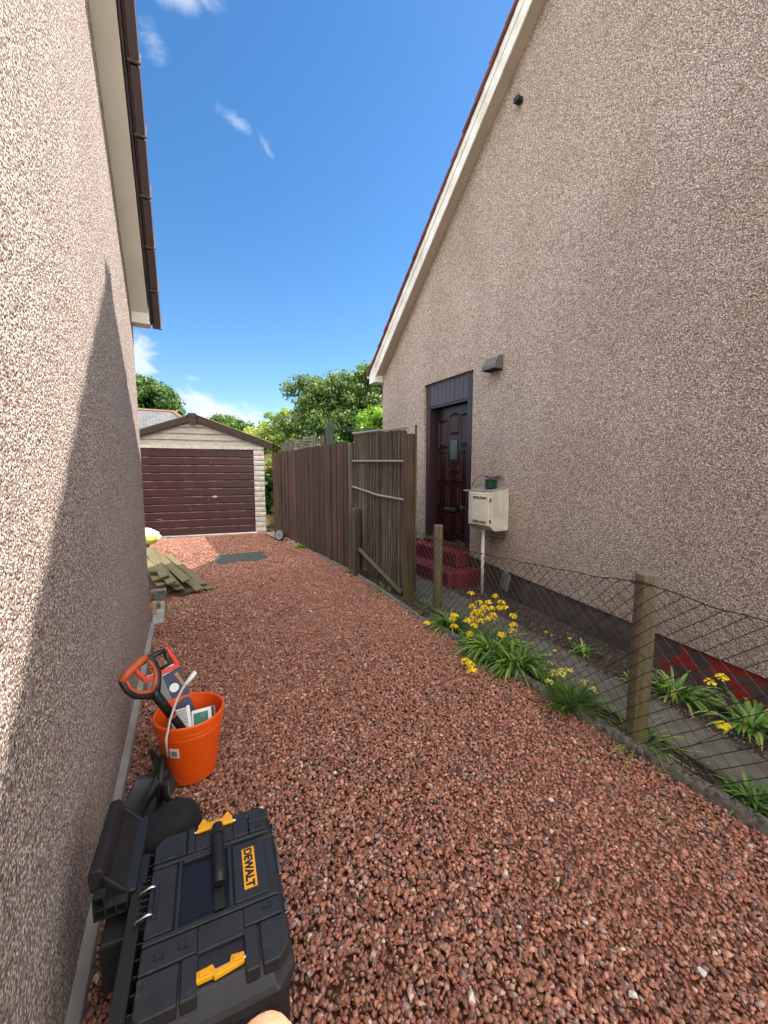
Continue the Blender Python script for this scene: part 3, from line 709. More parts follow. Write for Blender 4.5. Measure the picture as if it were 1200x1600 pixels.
m.prism([(cxg - hb, gz - gs * 0.13 + 0.0), (cxg, ap), (cxg, ap + 0.13), (cxg - hb, gz - gs * 0.13 + 0.13)], 'y', -0.06, -0.03)
m.build('bargeboard', M['barge_brown'], GA, bevel=0.004)
m = MB(); m.prism([(cxg - 0.07, ap - 0.09), (cxg + 0.07, ap - 0.09), (cxg + 0.08, ap + 0.08), (cxg + 0.14, ap + 0.09), (cxg + 0.07, ap + 0.165), (cxg - 0.07, ap + 0.165), (cxg - 0.14, ap + 0.09), (cxg - 0.08, ap + 0.08)], 'y', -0.085, -0.062)
m.tube([(cxg, -0.09, ap + 0.105), (cxg, 5.6, ap + 0.105)], 0.06, 10)
m.build('ridge_cap', M['barge_brown'], GA, bevel=0.004)
m = MB(); nx = 90
M['corr'] = simple('mossy corrugated sheet', '9a9b70', 0.85, 0.35, 6, 0.003)
for s in (1, -1):
    pts = []
    for yv in (-0.05, 5.6):
        pass
    b = len(m.v); N = 80
    for i in range(N + 1):
        y = -0.05 + 5.65 * i / N; wv = 0.012 * math.sin(i * 2.2)
        m.v.append((cxg + s * (hb + 0.03), y, gz - gs * 0.16 + 0.155 + wv)); m.v.append((cxg, y, ap + 0.155 + wv))
    for i in range(N): m.f.append((b + 2 * i, b + 2 * i + 1, b + 2 * i + 3, b + 2 * i + 2))
o = m.build('roof', M['corr'], GA, fixn=False); so = o.modifiers.new('s', 'SOLIDIFY'); so.thickness = 0.012
m = MB(); x0, x1 = -Wd + 0.245, -0.245; nr = 11; zb = 0.03; zt = 2.02; hh = (zt - zb) / nr
for k in range(nr):
    z0 = zb + k * hh
    m.prism([(0.05, z0), (0.05, z0 + hh), (0.085, z0 + hh), (0.085, z0)], 'x', x0, x1)
    m.prism([(0.022, z0 + 0.012), (0.050, z0 + 0.001), (0.050, z0 + hh - 0.001), (0.028, z0 + hh - 0.014)], 'x', x0 + 0.01, x1 - 0.01)
gd = m.build('door', M['garage_door'], GA, bevel=0.003)
m = MB(); m.tube([(-1.13, 0.03, 0.90), (-1.13, -0.02, 0.90)], [0.018, 0.018], 12); m.box(-1.20, -1.08, -0.035, -0.018, 0.885, 0.915); m.tube([(-1.13, 0.022, 0.90), (-1.13, 0.012, 0.90)], 0.04, 16)
m.build('handle', M['chrome'], gd, bevel=0.004)
m = MB(); m.box(x0 - 0.03, x1 + 0.03, -0.16, 0.03, -0.05, 0.03); m.build('sill', M['cement'], GA, bevel=0.006)

# ------------------------------------------------------------------ fences on the right
FB = thing('board_fence', 'dark brown vertical board fence along the driveway by the garage', 'fence', (2.32, 7.5, 0))
def fence_boards(parent, A, B, n, z0, zA, zB, mat, th=0.02, gap=0.008, name='boards', jit=0.012):
    m = MB(); A = Vector(A); B = Vector(B); d = (B - A); Ln = d.length; d.normalize(); nr = Vector((-d.y, d.x))
    w = Ln / n
    for i in range(n):
        off = (0.012 if i % 2 else 0) + random.uniform(0, 0.006); ht = zA + (zB - zA) * (i + .5) / n + random.uniform(-jit, jit)
        a = A + d * (i * w - 0.01); b = A + d * ((i + 1) * w - gap); bt = 0 + random.uniform(-0.02, 0.02)
        vs = []
        for (p, o_) in ((a, off), (b, off), (b, off + th), (a, off + th)): q = p + nr * o_; vs.append((q.x, q.y, z0 + bt))
        tl = random.uniform(-0.006, 0.006)
        for (p, o_) in ((a, off), (b, off), (b, off + th), (a, off + th)): q = p + nr * o_; vs.append((q.x + tl, q.y + tl, ht))
        m.add(vs, [(0, 3, 2, 1), (4, 5, 6, 7), (0, 1, 5, 4), (1, 2, 6, 5), (2, 3, 7, 6), (3, 0, 4, 7)])
    return m.build(name, mat, parent, world=True)
fence_boards(FB, (2.385, 5.52), (2.27, 9.0), 27, 0.05, 1.945, 1.94, M['fence_board'])
fence_boards(FB, (2.275, 9.10), (2.25, 9.75), 5, 0.10, 1.93, 1.925, M['fence_board'], name='end_boards')
m = MB(); m.box(2.30, 2.40, 9.0, 9.09, 0, 1.9); m.build('post', M['fence_board'], FB, world=True)
m = MB(); m.box(2.44, 2.52, 5.50, 5.60, 0, 1.92); m.build('post', M['fence_board'], FB, world=True)
m = MB()
for z in (0.4, 1.1, 1.7): m.add([(2.43, 5.55, z), (2.47, 5.55, z), (2.37, 9.0, z), (2.33, 9.0, z), (2.43, 5.55, z + .08), (2.47, 5.55, z + .08), (2.37, 9.0, z + .08), (2.33, 9.0, z + .08)], [(0, 1, 2, 3), (4, 5, 6, 7), (0, 1, 5, 4), (1, 2, 6, 5), (2, 3, 7, 6), (3, 0, 4, 7)])
m.build('rail', M['fence_board'], FB, world=True)

GP = thing('cane_gate', 'tall grey split cane gate panel with brown post before the door', 'gate', (2.44, 4.6, 0))
m = MB(); n = 30; A = Vector((2.45, 4.0)); B = Vector((2.42, 5.36))
for i in range(n):
    t = (i + .5) / n; p = A.lerp(B, t); r = random.uniform(0.009, 0.021); zt = 1.985 + 0.055 * t + random.uniform(-.006, .004)
    path = [(p.x + random.uniform(-.004, .004), p.y + random.uniform(-.004, .004), z) for z in (0.07 + random.uniform(-.03, .04), 0.5, 1.0, 1.5, zt)]
    m.tube(path, [r, r * .95, r, r * .9, r], 7)
m.build('canes', M['cane'], GP, world=True, smooth=False)
m = MB(); m.box(2.462, 2.475, 4.0, 5.36, 0.08, 1.97); m.build('backing', simple('dark cane backing', '1d1916', 0.9), GP, world=True)
for (z0, z1) in ((2.0, 2.055), (1.62, 1.655), (1.17, 1.28)):
    m = MB(); a = (2.42, 3.9, z0); b = (2.395, 5.38, z1); md = (2.405, 4.6, (z0 + z1) / 2 - (0.03 if z0 < 1.3 else 0))
    m.tube([a, md, b], 0.014, 6); m.build('batten', M['batten'], GP, world=True)
m = MB(); m.box(2.405, 2.505, 3.855, 3.965, -0.05, 1.93); m.build('post', M['gate_post'], GP, world=True, bevel=0.008)
m = MB(); m.box(2.488, 2.51, 3.838, 3.852, 0.1, 2.03); m.build('cover_strip', M['cane'], GP, world=True)
m = MB(); m.tube([(2.41, 5.45, -0.05), (2.405, 5.44, 1.0), (2.40, 5.45, 1.90)], [0.06, 0.055, 0.05], 9); m.build('post', M['old_post'], GP, world=True)
m = MB(); m.tube([(2.36, 5.18, 0.42), (2.40, 4.6, 0.22), (2.43, 4.02, 0.03)], 0.028, 6); m.build('brace', M['old_post'], GP, world=True)
PO = thing('stub_post', 'short old grey post wrapped in wire mesh beside the cane gate', 'post', (2.33, 5.14, 0))
m = MB(); m.box(2.29, 2.38, 5.10, 5.19, -0.05, 0.985); m.build('timber', M['old_post'], PO, world=True, bevel=0.008)
m = MB()
for k in range(18):
    z = 0.05 + k * 0.05
    for s in (1, -1): m.tube([(2.284, 5.094, z), (2.284, 5.196, z + s * 0.05)], 0.0016, 4); m.tube([(2.284, 5.094, z), (2.386, 5.094, z + s * 0.05)], 0.0016, 4)
for z in (0.35, 0.92): m.tube([(2.282, 5.092, z), (2.388, 5.092, z), (2.388, 5.198, z), (2.282, 5.198, z)], 0.002, 4, closed=True)
m.build('wire_wrap', M['wire'], PO, world=True)

# wire fence
WF = thing('chain_link_fence', 'dark green chain link fence with square timber posts along the kerb', 'fence', (2.25, 1.1, 0))
FX = [(-1.3, 2.15), (1.1, 2.205), (3.45, 2.50), (3.9, 2.44)]
FT = [(-1.3, 0.94), (-0.3, 0.90), (0.3, 0.885), (0.64, 0.885), (0.85, 0.895), (1.1, 0.925), (1.4, 0.89), (1.96, 0.845), (2.6, 0.80), (3.0, 0.79), (3.45, 0.82), (3.9, 0.84)]
def post(x, y, z1, r=0.052, nm='post'):
    m = MB(); pts = []
    for k in range(10):
        t = 2 * math.pi * k / 10 + 0.3; rr = r * (1 + 0.10 * math.cos(4 * t)); pts.append((rr * math.cos(t), rr * math.sin(t)))
    m.prism([(x + a, y + b) for a, b in pts], 'z', -0.12, z1)
    return m.build(nm, M['new_post'], WF, world=True, bevel=0.006)
post(2.215, 1.15, 0.965, 0.055); post(2.555, 3.47, 0.925, 0.052); post(2.23, -1.3, 1.0)
m = MB(); p = 0.040; y = -1.28; i = 0
while y < 3.88:
    ztop = float(interp(y, FT)); zb = 0.045; nz = int((ztop - zb) / p) + 1; path = []
    for k in range(nz + 1):
        z = ztop - k * (ztop - zb) / nz
        yo = y + (p * 0.5 if (k % 2) else -p * 0.5) * (1 if i % 2 == 0 else -1) * 1.0
        wob = 0.004 * math.sin(yo * 5 + z * 4)
        path.append((float(interp(yo, FX)) - 0.062 + (0.0022 if k % 2 else -0.0022) + wob, yo + 0.004 * math.sin(z * 5 + yo * 2), z + 0.004 * math.sin(yo * 5)))
    m.tube(path, 0.0026, 4, cap=False)
    y += p; i += 1
m.build('wire_mesh', M['wire'], WF, world=True, fixn=False)
m = MB()
yv = np.arange(-1.28, 3.9, 0.06)
m.tube([(float(interp(a, FX)) - 0.062 + 0.004 * math.sin(a * 30), float(a), float(interp(a, FT)) + 0.004 * math.sin(a * 21)) for a in yv], 0.0032, 5)
m.tube([(float(interp(a, FX)) - 0.064, float(a), 0.55 + 0.012 * math.sin(a * 4)) for a in yv], 0.0014, 4)
m.tube([(2.15, 1.07, 0.92), (2.145, 1.13, 0.93), (2.15, 1.20, 0.92)], 0.003, 5)
m.build('line_wire', M['wire'], WF, world=True, fixn=False)

# ------------------------------------------------------------------ plants
def ribbons(n, c, Lr, wr, spread=1.0, up=(0.4, 1.3), seg=6, droop=1.0, flat=False):
    V = []; F = []; A = []
    for i in range(n):
        th = random.uniform(0, 2 * math.pi); Ln = random.uniform(*Lr); w = random.uniform(*wr); el = random.uniform(*up)
        d = Vector((math.cos(th), math.sin(th), 0)); sd = Vector((-math.sin(th), math.cos(th), 0))
        p = Vector(c) + d * random.uniform(0, 0.03) * spread + sd * random.uniform(-.02, .02); f = random.random(); b = len(V); e = el
        for k in range(seg + 1):
            t = k / seg; ww = w * (math.sin(math.pi * min(1, 0.18 + t * 0.85)) ** 0.6) * (0.25 if k == seg else 1)
            fold = Vector((0, 0, 0.25 * ww))
            V += [p - sd * ww / 2 + fold, p.copy(), p + sd * ww / 2 + fold]; A += [min(1, max(0, f * .8 + t * 0.2))] * 3
            d = (d + sd * random.uniform(-.12, .12)).normalized(); p = p + (d * math.cos(e) + Vector((0, 0, 1)) * math.sin(e)) * (Ln / seg); e -= droop * random.uniform(0.16, 0.42)
            if p.z < c[2] + 0.008: p.z = c[2] + 0.008
        for k in range(seg):
            a = b + 3 * k; F += [(a, a + 1, a + 4, a + 3), (a + 1, a + 2, a + 5, a + 4)]
    return np.array([tuple(v) for v in V]), np.array(F), np.array(A)
def bloom_mesh(centers, rad, nb, pr):
    V = []; F = []; A = []
    for c in centers:
        for k in range(nb):
            a = random.uniform(0, 6.283); q = random.uniform(0, 1) ** .5; d = Vector((math.cos(a) * q, math.sin(a) * q, 0.55 * (1 - q * q) + random.uniform(-.15, .2)))
            p = Vector(c) + d * rad
            nrm = (d + Vector((0, 0, 0.5)) + Vector((random.uniform(-.4, .4), random.uniform(-.4, .4), 0))).normalized(); u = nrm.orthogonal().normalized(); w = nrm.cross(u)
            f = random.random()
            b = len(V); V.append(p - nrm * pr * .3); A.append(f); m_ = 6
            rot = random.uniform(0, 1)
            for j in range(m_ * 2):
                t = math.pi * j / m_ + rot; r_ = pr * (1.0 if j % 2 == 0 else 0.45); V.append(p + (u * math.cos(t) + w * math.sin(t)) * r_ + nrm * pr * 0.25 * (j % 2 == 0)); A.append(f)
            for j in range(m_ * 2): F.append((b, b + 1 + j, b + 1 + (j + 1) % (m_ * 2)))
    return np.array([tuple(v) for v in V]), np.array(F), np.array(A)
def plant(name, label, cat, c, n, Lr, wr, heads=(), petal='petal', leaf='leaf_strap', group=None, hr=0.034, nb=42, pr=0.0115, **kw):
    t = thing(name, label, cat, c, 0, group)
    V, F, A = ribbons(n, (0, 0, 0), Lr, wr, **kw)
    np_mesh('leaves', V, F, M[leaf], fac=A, parent=t)
    if heads:
        hs = [Vector(h) - Vector(c) for h in heads]; st = MB()
        for h in hs:
            r0 = Vector((h.x * 0.25, h.y * 0.25, 0)); mid = r0.lerp(h, 0.55) + Vector((h.x * .05, h.y * .05, 0.03))
            st.tube([r0, mid, h], 0.0022, 5)
            for k in range(6):
                a = random.uniform(0, 6.28); st.tube([h - Vector((0, 0, .015)), h + Vector((math.cos(a) * hr * .7, math.sin(a) * hr * .7, 0))], 0.0009, 3)
        st.build('stems', M['stalk'], t, fixn=False)
        V, F, A = bloom_mesh([tuple(h) for h in hs], hr, nb, pr)
        np_mesh('flowers', V, F, M[petal], fac=A, parent=t)
    return t
G1 = 'flowering clumps along the chain link fence'
plant('flowering_plant', 'strappy green clump with few yellow heads beside the far square post', 'plant', (2.31, 2.92, 0.0), 110, (0.18, 0.32), (0.012, 0.02),
      [(2.09, 3.0, 0.07), (2.24, 2.80, 0.15), (2.22, 2.76, 0.10), (2.24, 2.78, 0.19)], group=G1)
YH = [(704,1004),(722,912),(764,925),(773,941),(777,956),(791,959),(803,971),(744,953),(757,951),(748,962),(737,961),(738,970),(766,964),(789,975),(735,984),(731,990),(723,984),(798,995),(788,1003),(762,1014),(724,1038),(733,1050)]
plant('flowering_plant', 'largest clump crowded with yellow flower heads spilling over the kerb', 'plant', (2.28, 2.34, 0.0), 210, (0.22, 0.38), (0.015, 0.026),
      [(2.46, 2.70, .30), (2.40, 2.72, .27), (2.44, 2.52, .30), (2.50, 2.62, .32), (2.34, 2.46, .25), (2.36, 2.66, .22), (2.62, 3.00, .28), (2.58, 2.62, .36), (2.55, 2.52, .34), (2.52, 2.50, .30), (2.50, 2.42, .33), (2.47, 2.30, .30), (2.40, 2.60, .26), (2.45, 2.62, .28), (2.36, 2.58, .24), (2.42, 2.50, .22), (2.32, 2.62, .20), (2.35, 2.62, .26), (2.38, 2.44, .28), (2.30, 2.5, .22), (2.27, 2.55, .17), (2.42, 2.25, .25), (2.36, 2.2, .23), (2.28, 2.24, .2), (1.93, 2.25, .06), (1.88, 2.12, .055), (1.91, 2.18, .07), (2.24, 2.60, .2), (2.2, 2.52, .12)], group=G1, spread=3.5)
plant('leafy_plant', 'dense strap leaved clump at the near foot of the large yellow clump', 'plant', (2.26, 2.06, 0.0), 130, (0.2, 0.34), (0.018, 0.028), group=G1, spread=2.5)
plant('wild_plant', 'feathery pale yellow flowering plant on the kerb before the near post', 'plant', (2.18, 1.53, 0.0), 280, (0.10, 0.26), (0.005, 0.009),
      [(2.17, 1.60, .22), (2.20, 1.57, .23), (2.15, 1.58, .21), (2.24, 1.60, .21), (2.26, 1.50, .17), (2.28, 1.46, .14), (2.20, 1.68, .16), (2.13, 1.66, .13), (2.24, 1.70, .15)], petal='petal_pale', group=G1, up=(0.7, 1.5), droop=0.6, spread=3.2, hr=0.026, nb=24, pr=0.008, leaf='leaf_fine')
plant('wild_plant', 'spindly plant with tiny yellow heads between the big clump and the pale one', 'plant', (2.30, 1.86, 0.0), 34, (0.10, 0.24), (0.004, 0.007),
      [(2.44, 1.95, .30), (2.45, 1.90, .29), (2.38, 1.82, .22), (2.33, 1.8, .14)], group=G1, up=(0.8, 1.5), spread=2.0, hr=0.012, nb=8, pr=0.006)
zb = lambda x, y: float(side_z(x, y))
G2 = 'strap leaved clumps in the bed by the buff wall'
plant('leafy_plant', 'dark green strappy clump behind the near post by the red flecked plinth', 'plant', (3.14, 1.38, zb(3.14, 1.38)), 90, (0.14, 0.30), (0.016, 0.026), group=G2, spread=3.0, up=(0.3, 1.5))
plant('flowering_plant', 'green clump with three yellow heads under the red flecked plinth', 'plant', (3.18, 0.96, zb(3.18, 0.95)), 110, (0.16, 0.32), (0.016, 0.028),
      [(3.12, 1.12, 0.16), (3.09, 1.17, 0.11), (2.86, 1.0, -0.02)], group=G2, spread=4.0, up=(0.3, 1.4))
plant('leafy_plant', 'small low green tuft in the grit midway along the plinth', 'plant', (3.14, 2.10, zb(3.14, 2.1)), 30, (0.1, 0.2), (0.014, 0.02), [(3.08, 2.2, 0.02)], group=G2, spread=1.5, hr=0.014, nb=8)
plant('weed', 'sprawling dark green weed beside the pale stone in the grit', 'plant', (3.08, 1.62, zb(3.08, 1.62)), 40, (0.05, 0.12), (0.008, 0.014), group=G2, spread=3.0)
plant('weed', 'fresh green leafy weed behind the kerb at the photo\'s right edge', 'plant', (2.26, 0.66, -0.01), 110, (0.06, 0.16), (0.010, 0.018), leaf='leaf_fine', group='weeds at the fence foot', up=(0.5, 1.5), spread=2.5)
plant('grass_tuft', 'yellowing grass tuft round the foot of the near square post', 'grass', (2.22, 1.14, 0.0), 90, (0.12, 0.3), (0.003, 0.006), group='weeds at the fence foot', spread=3.5, up=(0.3, 1.3))
plant('grass_tuft', 'low mossy grass round the foot of the far square post', 'grass', (2.46, 3.5, 0.0), 90, (0.05, 0.16), (0.003, 0.007), group='weeds at the fence foot', spread=6.0)
plant('weed', 'small yellow green weed growing at the foot of the brown fence', 'plant', (2.24, 7.55, 0.0), 50, (0.08, 0.2), (0.02, 0.035), leaf='leaf_bright', group='weeds at the fence foot', up=(0.5, 1.4))
plant('weed', 'little green weed at the near end of the brown fence', 'plant', (2.36, 5.38, 0.0), 36, (0.06, 0.14), (0.014, 0.022), group='weeds at the fence foot')
plant('weed', 'green fringe of weed along the slab at the pale house corner', 'plant', (-0.07, 4.75, 0.0), 60, (0.03, 0.08), (0.008, 0.014), group='weeds at the house corner', spread=9.0)
plant('grass_tuft', 'grass and wire tangle growing at the foot of the cane gate', 'grass', (2.36, 4.35, 0.0), 90, (0.05, 0.18), (0.004, 0.008), group='weeds at the fence foot', spread=9.0)
plant('grass_tuft', 'dry grass blades poking up by the door threshold', 'grass', (3.66, 4.35, 0.44), 26, (0.08, 0.17), (0.003, 0.006), group='weeds at the doorway', spread=4.0, up=(0.9, 1.5))
plant('grass_tuft', 'green tuft at the far side of the door threshold', 'grass', (3.62, 5.2, 0.42), 36, (0.08, 0.2), (0.006, 0.012), group='weeds at the doorway', spread=2.0, up=(0.9, 1.5))

# ------------------------------------------------------------------ trees
def crown(parent, C, rad, nclump, nleaf, ls, mat, seed=1, lumpy=1.0, fill=0.55, name='crown'):
    r = np.random.default_rng(seed); C = np.array(C, float); rad = np.array(rad, float)
    d = r.normal(size=(nclump, 3)); d /= np.linalg.norm(d, axis=1, keepdims=True); d[:, 2] = np.where(d[:, 2] < -0.5, -d[:, 2], d[:, 2])
    lump = 1 + lumpy * 0.16 * np.sin(d[:, 0] * 4 + seed) * np.cos(d[:, 1] * 5 + 2 * seed) + lumpy * 0.1 * np.sin(d[:, 2] * 9 + seed)
    q = C + d * rad * (r.uniform(fill, 1.0, (nclump, 1))) * lump[:, None]
    cr = r.uniform(0.14, 0.27, nclump) * rad.mean()
    per = max(1, nleaf // nclump); n = per * nclump
    idx = np.repeat(np.arange(nclump), per); off = r.normal(size=(n, 3)); off /= np.linalg.norm(off, axis=1, keepdims=True)
    P = q[idx] + off * cr[idx][:, None] * (r.uniform(0.3, 1.08, (n, 1))) * np.array([1, 1, 0.75])
    nn = off + r.normal(0, 0.55, (n, 3)) + np.array([0, 0, 0.4]); nn /= np.linalg.norm(nn, axis=1, keepdims=True)
    a = r.normal(size=(n, 3)); u = np.cross(nn, a); u /= np.linalg.norm(u, axis=1, keepdims=True); w = np.cross(nn, u)
    s = ls * r.uniform(0.6, 1.35, (n, 1)); V = np.stack([P - u * s, P - w * s * .45 + nn * s * .12, P + u * s, P + w * s * .45 + nn * s * .12], 1).reshape(-1, 3)
    F = np.arange(4 * n).reshape(-1, 4); fac = np.clip(r.normal(0.45, 0.25, n) + (r.random(nclump)[idx] - 0.5) * 0.35, 0, 1)
    return np_mesh(name, V, F, mat, fac=np.repeat(fac, 4), parent=parent)
def tree(name, label, base, H, C, rad, nclump, nleaf, ls, mat, seed, group=None, cat='tree', tr=0.14, **kw):
    t = thing(name, label, cat, base, 0, group); C = Vector(C) - Vector(base); m = MB()
    m.tube([(0, 0, -0.3), (0.05 * H * .2, 0, C.z * 0.35), (C.x * .4, C.y * .4, C.z * 0.7), (C.x, C.y, C.z + rad[2] * .5)], [tr, tr * .8, tr * .6, tr * .15], 9)
    r = random.Random(seed)
    for k in range(9):
        a = k * 2.4 + seed; z = C.z * 0.45 + (C.z * 0.5) * k / 9; st = Vector((C.x * .4, C.y * .4, z))
        e = Vector((C.x + math.cos(a) * rad[0] * .75, C.y + math.sin(a) * rad[1] * .75, C.z + r.uniform(-.3, .6) * rad[2]))
        m.tube([st, st.lerp(e, .5) + Vector((0, 0, rad[2] * .1)), e], [tr * .4, tr * .25, tr * .05], 6)
    m.build('trunk', M['bark'], t, fixn=False)
    crown(t, tuple(C), rad, nclump, nleaf, ls, mat, seed, **kw)
    return t
GT = 'trees and shrubs beyond the fences'
tree('tree', 'dark round topped tree behind the slate roof far left', (-1.6, 34, -0.2), 8, (-1.6, 34, 5.9), (2.6, 2.6, 2.25), 260, 30000, 0.13, M['leaf_dark'], 3, GT, tr=0.3, lumpy=0.3, fill=0.7)
tree('tree', 'low dark domed tree behind the garage roof', (4.3, 34, -0.2), 6, (4.3, 34, 3.9), (2.7, 2.4, 1.75), 200, 22000, 0.12, M['leaf_dark'], 5, GT, tr=0.25, lumpy=0.3, fill=0.7)
tree('tree', 'tall bluish green tree beyond the brown fence beside the buff house', (5.0, 13.2, -0.2), 5, (5.15, 13.2, 3.1), (1.75, 1.5, 1.65), 190, 34000, 0.062, M['leaf_mid'], 8, GT, tr=0.13, lumpy=0.6)
tree('tree', 'greyish green tree close against the corner of the buff house', (6.9, 13.0, -0.2), 5, (6.8, 13.0, 3.45), (1.7, 1.5, 1.6), 150, 24000, 0.07, M['leaf_mid'], 12, GT, tr=0.13)
tree('shrub', 'bright yellow green shrub at the buff house corner', (5.9, 11.2, -0.2), 4, (5.95, 11.2, 2.55), (1.0, 0.8, 1.05), 80, 11000, 0.06, M['leaf_bright'], 15, GT, cat='shrub', tr=0.07)
tree('shrub', 'dark green shrub growing close behind the brown fence', (4.1, 11.4, -0.2), 3, (4.2, 11.6, 1.7), (1.1, 0.8, 1.2), 90, 12000, 0.06, M['leaf_dark'], 18, GT, cat='shrub', tr=0.07)
tree('shrub', 'pale yellow green shrub over the garage eave', (3.6, 15.2, -0.2), 4, (3.5, 15.2, 2.0), (1.35, 1.0, 1.35), 90, 12000, 0.07, M['leaf_pale'], 21, GT, cat='shrub', tr=0.08)
tree('shrub', 'small feathery pale shrub between the garage roof and tall tree', (4.2, 16.5, -0.2), 4, (4.1, 16.5, 2.9), (0.8, 0.7, 1.1), 36, 3600, 0.06, M['leaf_pale'], 25, GT, cat='shrub', tr=0.06)
tree('shrub', 'pale shrub far behind the garage right of the domed tree', (6.0, 24, -0.2), 4, (6.0, 24, 2.7), (1.6, 1.2, 1.5), 70, 7000, 0.10, M['leaf_pale'], 29, GT, cat='shrub', tr=0.1)
IV = thing('ivy', 'dark ivy filling the gap between garage pier and brown fence', 'plant', (2.45, 10.4, 0))
crown(IV, (-0.08, 0.0, 0.75), (0.24, 0.45, 0.95), 60, 7000, 0.045, M['leaf_dark'], 33, fill=0.2, name='leaves')
crown(IV, (-0.12, -0.1, 1.55), (0.14, 0.35, 0.35), 16, 900, 0.04, M['leaf_pale'], 35, fill=0.2, name='new_growth')
# shading hedge and trees further right in the neighbour's garden
tree('tree', 'broad tree in the next garden hidden behind the buff house', (8.6, 9.9, -0.2), 5, (8.3, 9.8, 3.1), (1.7, 1.5, 1.7), 110, 12000, 0.09, M['leaf_mid'], 41, GT, tr=0.13)

# pale boards and old lattice behind
PF = thing('board_fence', 'short pale board fence behind the ivy at the garage corner', 'fence', (2.7, 11.2, 0))
fence_boards(PF, (2.30, 11.2), (3.1, 11.2), 6, 0.0, 1.98, 1.98, M['pale_fence'])
TR = thing('lattice_fence', 'broken old timber lattice rising above the brown board fence', 'fence', (3.0, 10.0, 0))
m = MB()
def T(x): return 9.9 + (x - 2.5) * 0.2
for (x, w, z1) in ((2.50, 0.10, 2.22), (2.66, 0.15, 2.27), (2.98, 0.10, 2.32), (3.32, 0.12, 2.44), (3.60, 0.10, 2.46)): m.box(x, x + w, T(x), T(x) + 0.05, 0, z1)
m.build('post', M['old_post'], TR, world=True)
m = MB()
for (xa, xb, z0, z1) in ((2.60, 2.68, 1.9, 2.25), (2.80, 2.98, 1.8, 2.3), (3.08, 3.32, 1.8, 2.4), (3.44, 3.60, 1.8, 2.38)):
    x = xa
    while x < xb - 0.01: m.box(x, x + 0.012, T(x) + .01, T(x) + .02, z0, z1); x += 0.055
    z = z0
    while z < z1: m.box(xa, xb, T(xa) + .022, T(xa) + .03, z, z + 0.012); z += 0.07
for (a, b, z) in ((2.5, 3.7, 1.3), (2.5, 3.7, 0.5)): m.box(a, b, T(a) + 0.25, T(a) + 0.29, z, z + 0.06)
m.build('lattice', M['batten'], TR, world=True)
m = MB(); m.box(2.5, 3.75, 10.22, 10.25, 0, 2.05); m.build('boards', M['old_post'], TR, world=True)
CPo = thing('clothes_post', 'dark green clothes post rising behind the brown fence', 'post', (3.42, 9.0, 0))
m = MB(); m.box(3.33, 3.50, 8.98, 9.04, -0.1, 2.66); m.build('upright', M['green_paint'], CPo, world=True)
m = MB(); m.tube([(3.34, 8.99, 2.40), (3.34, 8.99, 2.75)], 0.012, 6); m.build('finial', M['green_paint'], CPo, world=True)
CW = thing('line_bracket', 'dark clothes line bracket with wires fixed at the house corner', 'bracket', (3.6, 6.8, 2.2))
m = MB(); m.tube([(3.66, 6.72, 2.05), (3.60, 6.78, 2.05), (3.58, 6.80, 2.30), (3.62, 6.74, 2.34)], 0.02, 8); m.build('arm', M['dark'], CW, world=True)
m = MB()
for k in range(3): m.tube([(3.60, 6.78, 2.30 - 0.04 * k), (3.5, 7.9, 2.43 - .03 * k), (3.42, 9.0, 2.62 - 0.05 * k)], 0.006, 4)
m.tube([(3.60, 6.78, 2.12), (3.3, 7.0, 2.02), (3.05, 7.2, 1.98)], 0.01, 5)
m.build('line', M['green_paint'], CW, world=True)
# wheel on a pipe by the fence
WH = thing('barrow_wheel', 'small pale grey wheel lying against the far end of the fence', 'wheel', (2.12, 8.9, 0.12))
Mw = frame((2.08, 8.62, 0.13), (-0.75, -0.6, 0.15), (0, 0, 1)) 
m = MB(); m.lathe([(0.0, -0.01), (0.02, 0.02), (0.07, 0.012), (0.105, 0.02), (0.108, -0.02), (0, -0.02)], (0, 0), 28, Mw); m.build('disc', simple('faded grey plastic', '6f7274', 0.6), WH, world=True)
m = MB(); m.lathe([(0.106, 0.022), (0.125, 0.02), (0.13, 0.0), (0.125, -0.02), (0.106, -0.022), (0.106, 0.022)], (0, 0), 28, Mw); m.build('tyre', M['black_matt'], WH, world=True, smooth=True)
PP = MB(); PP.tube([(1.98, 9.75, 0.04), (2.05, 8.75, 0.05)], 0.022, 8); PP.tube([(2.03, 9.75, 0.03), (2.12, 8.75, 0.04)], 0.02, 8)
tagit(PP.build('pole', M['batten'], None), 'pair of pale poles on the ground from garage pier to small wheel', 'poles')

# slate roofed house beyond the garage
SH = thing('house', 'grey slate hipped roof with red ridge tiles behind the garage', 'house', (-2.5, 26, 0))
m = MB(); m.box(-6.5, 2.2, 24.5, 30.5, -0.2, 3.0); m.build('wall', M['siding'], SH, world=True)
me = bpy.data.meshes.new('roof'); rv = [(-7, 24, 2.95), (2.6, 24, 2.95), (2.6, 31, 2.95), (-7, 31, 2.95), (-3.5, 27.5, 5.08), (0.45, 27.5, 5.08)]
rf = [(0, 1, 5, 4), (1, 2, 5), (2, 3, 4, 5), (3, 0, 4)]
me.from_pydata(rv, [], rf); uv = me.uv_layers.new(name='UVMap')
for p in me.polygons:
    for li in p.loop_indices:
        v = me.vertices[me.loops[li].vertex_index].co
        hx = v.x if p.index in (0, 2) else v.y
        uv.data[li].uv = (hx, (v.z - 2.95) * 1.93)
me.materials.append(M['slate']); ro = bpy.data.objects.new('roof', me); S.collection.objects.link(ro); ro.parent = SH; ro.matrix_parent_inverse = Matrix.Translation((2.5, -26, 0))
ro.matrix_parent_inverse = Matrix.Identity(4); ro.location = (2.5, -26, 0)
M['terracotta'] = simple('terracotta ridge', '8f6a5e', 0.8, 0.3, 4)
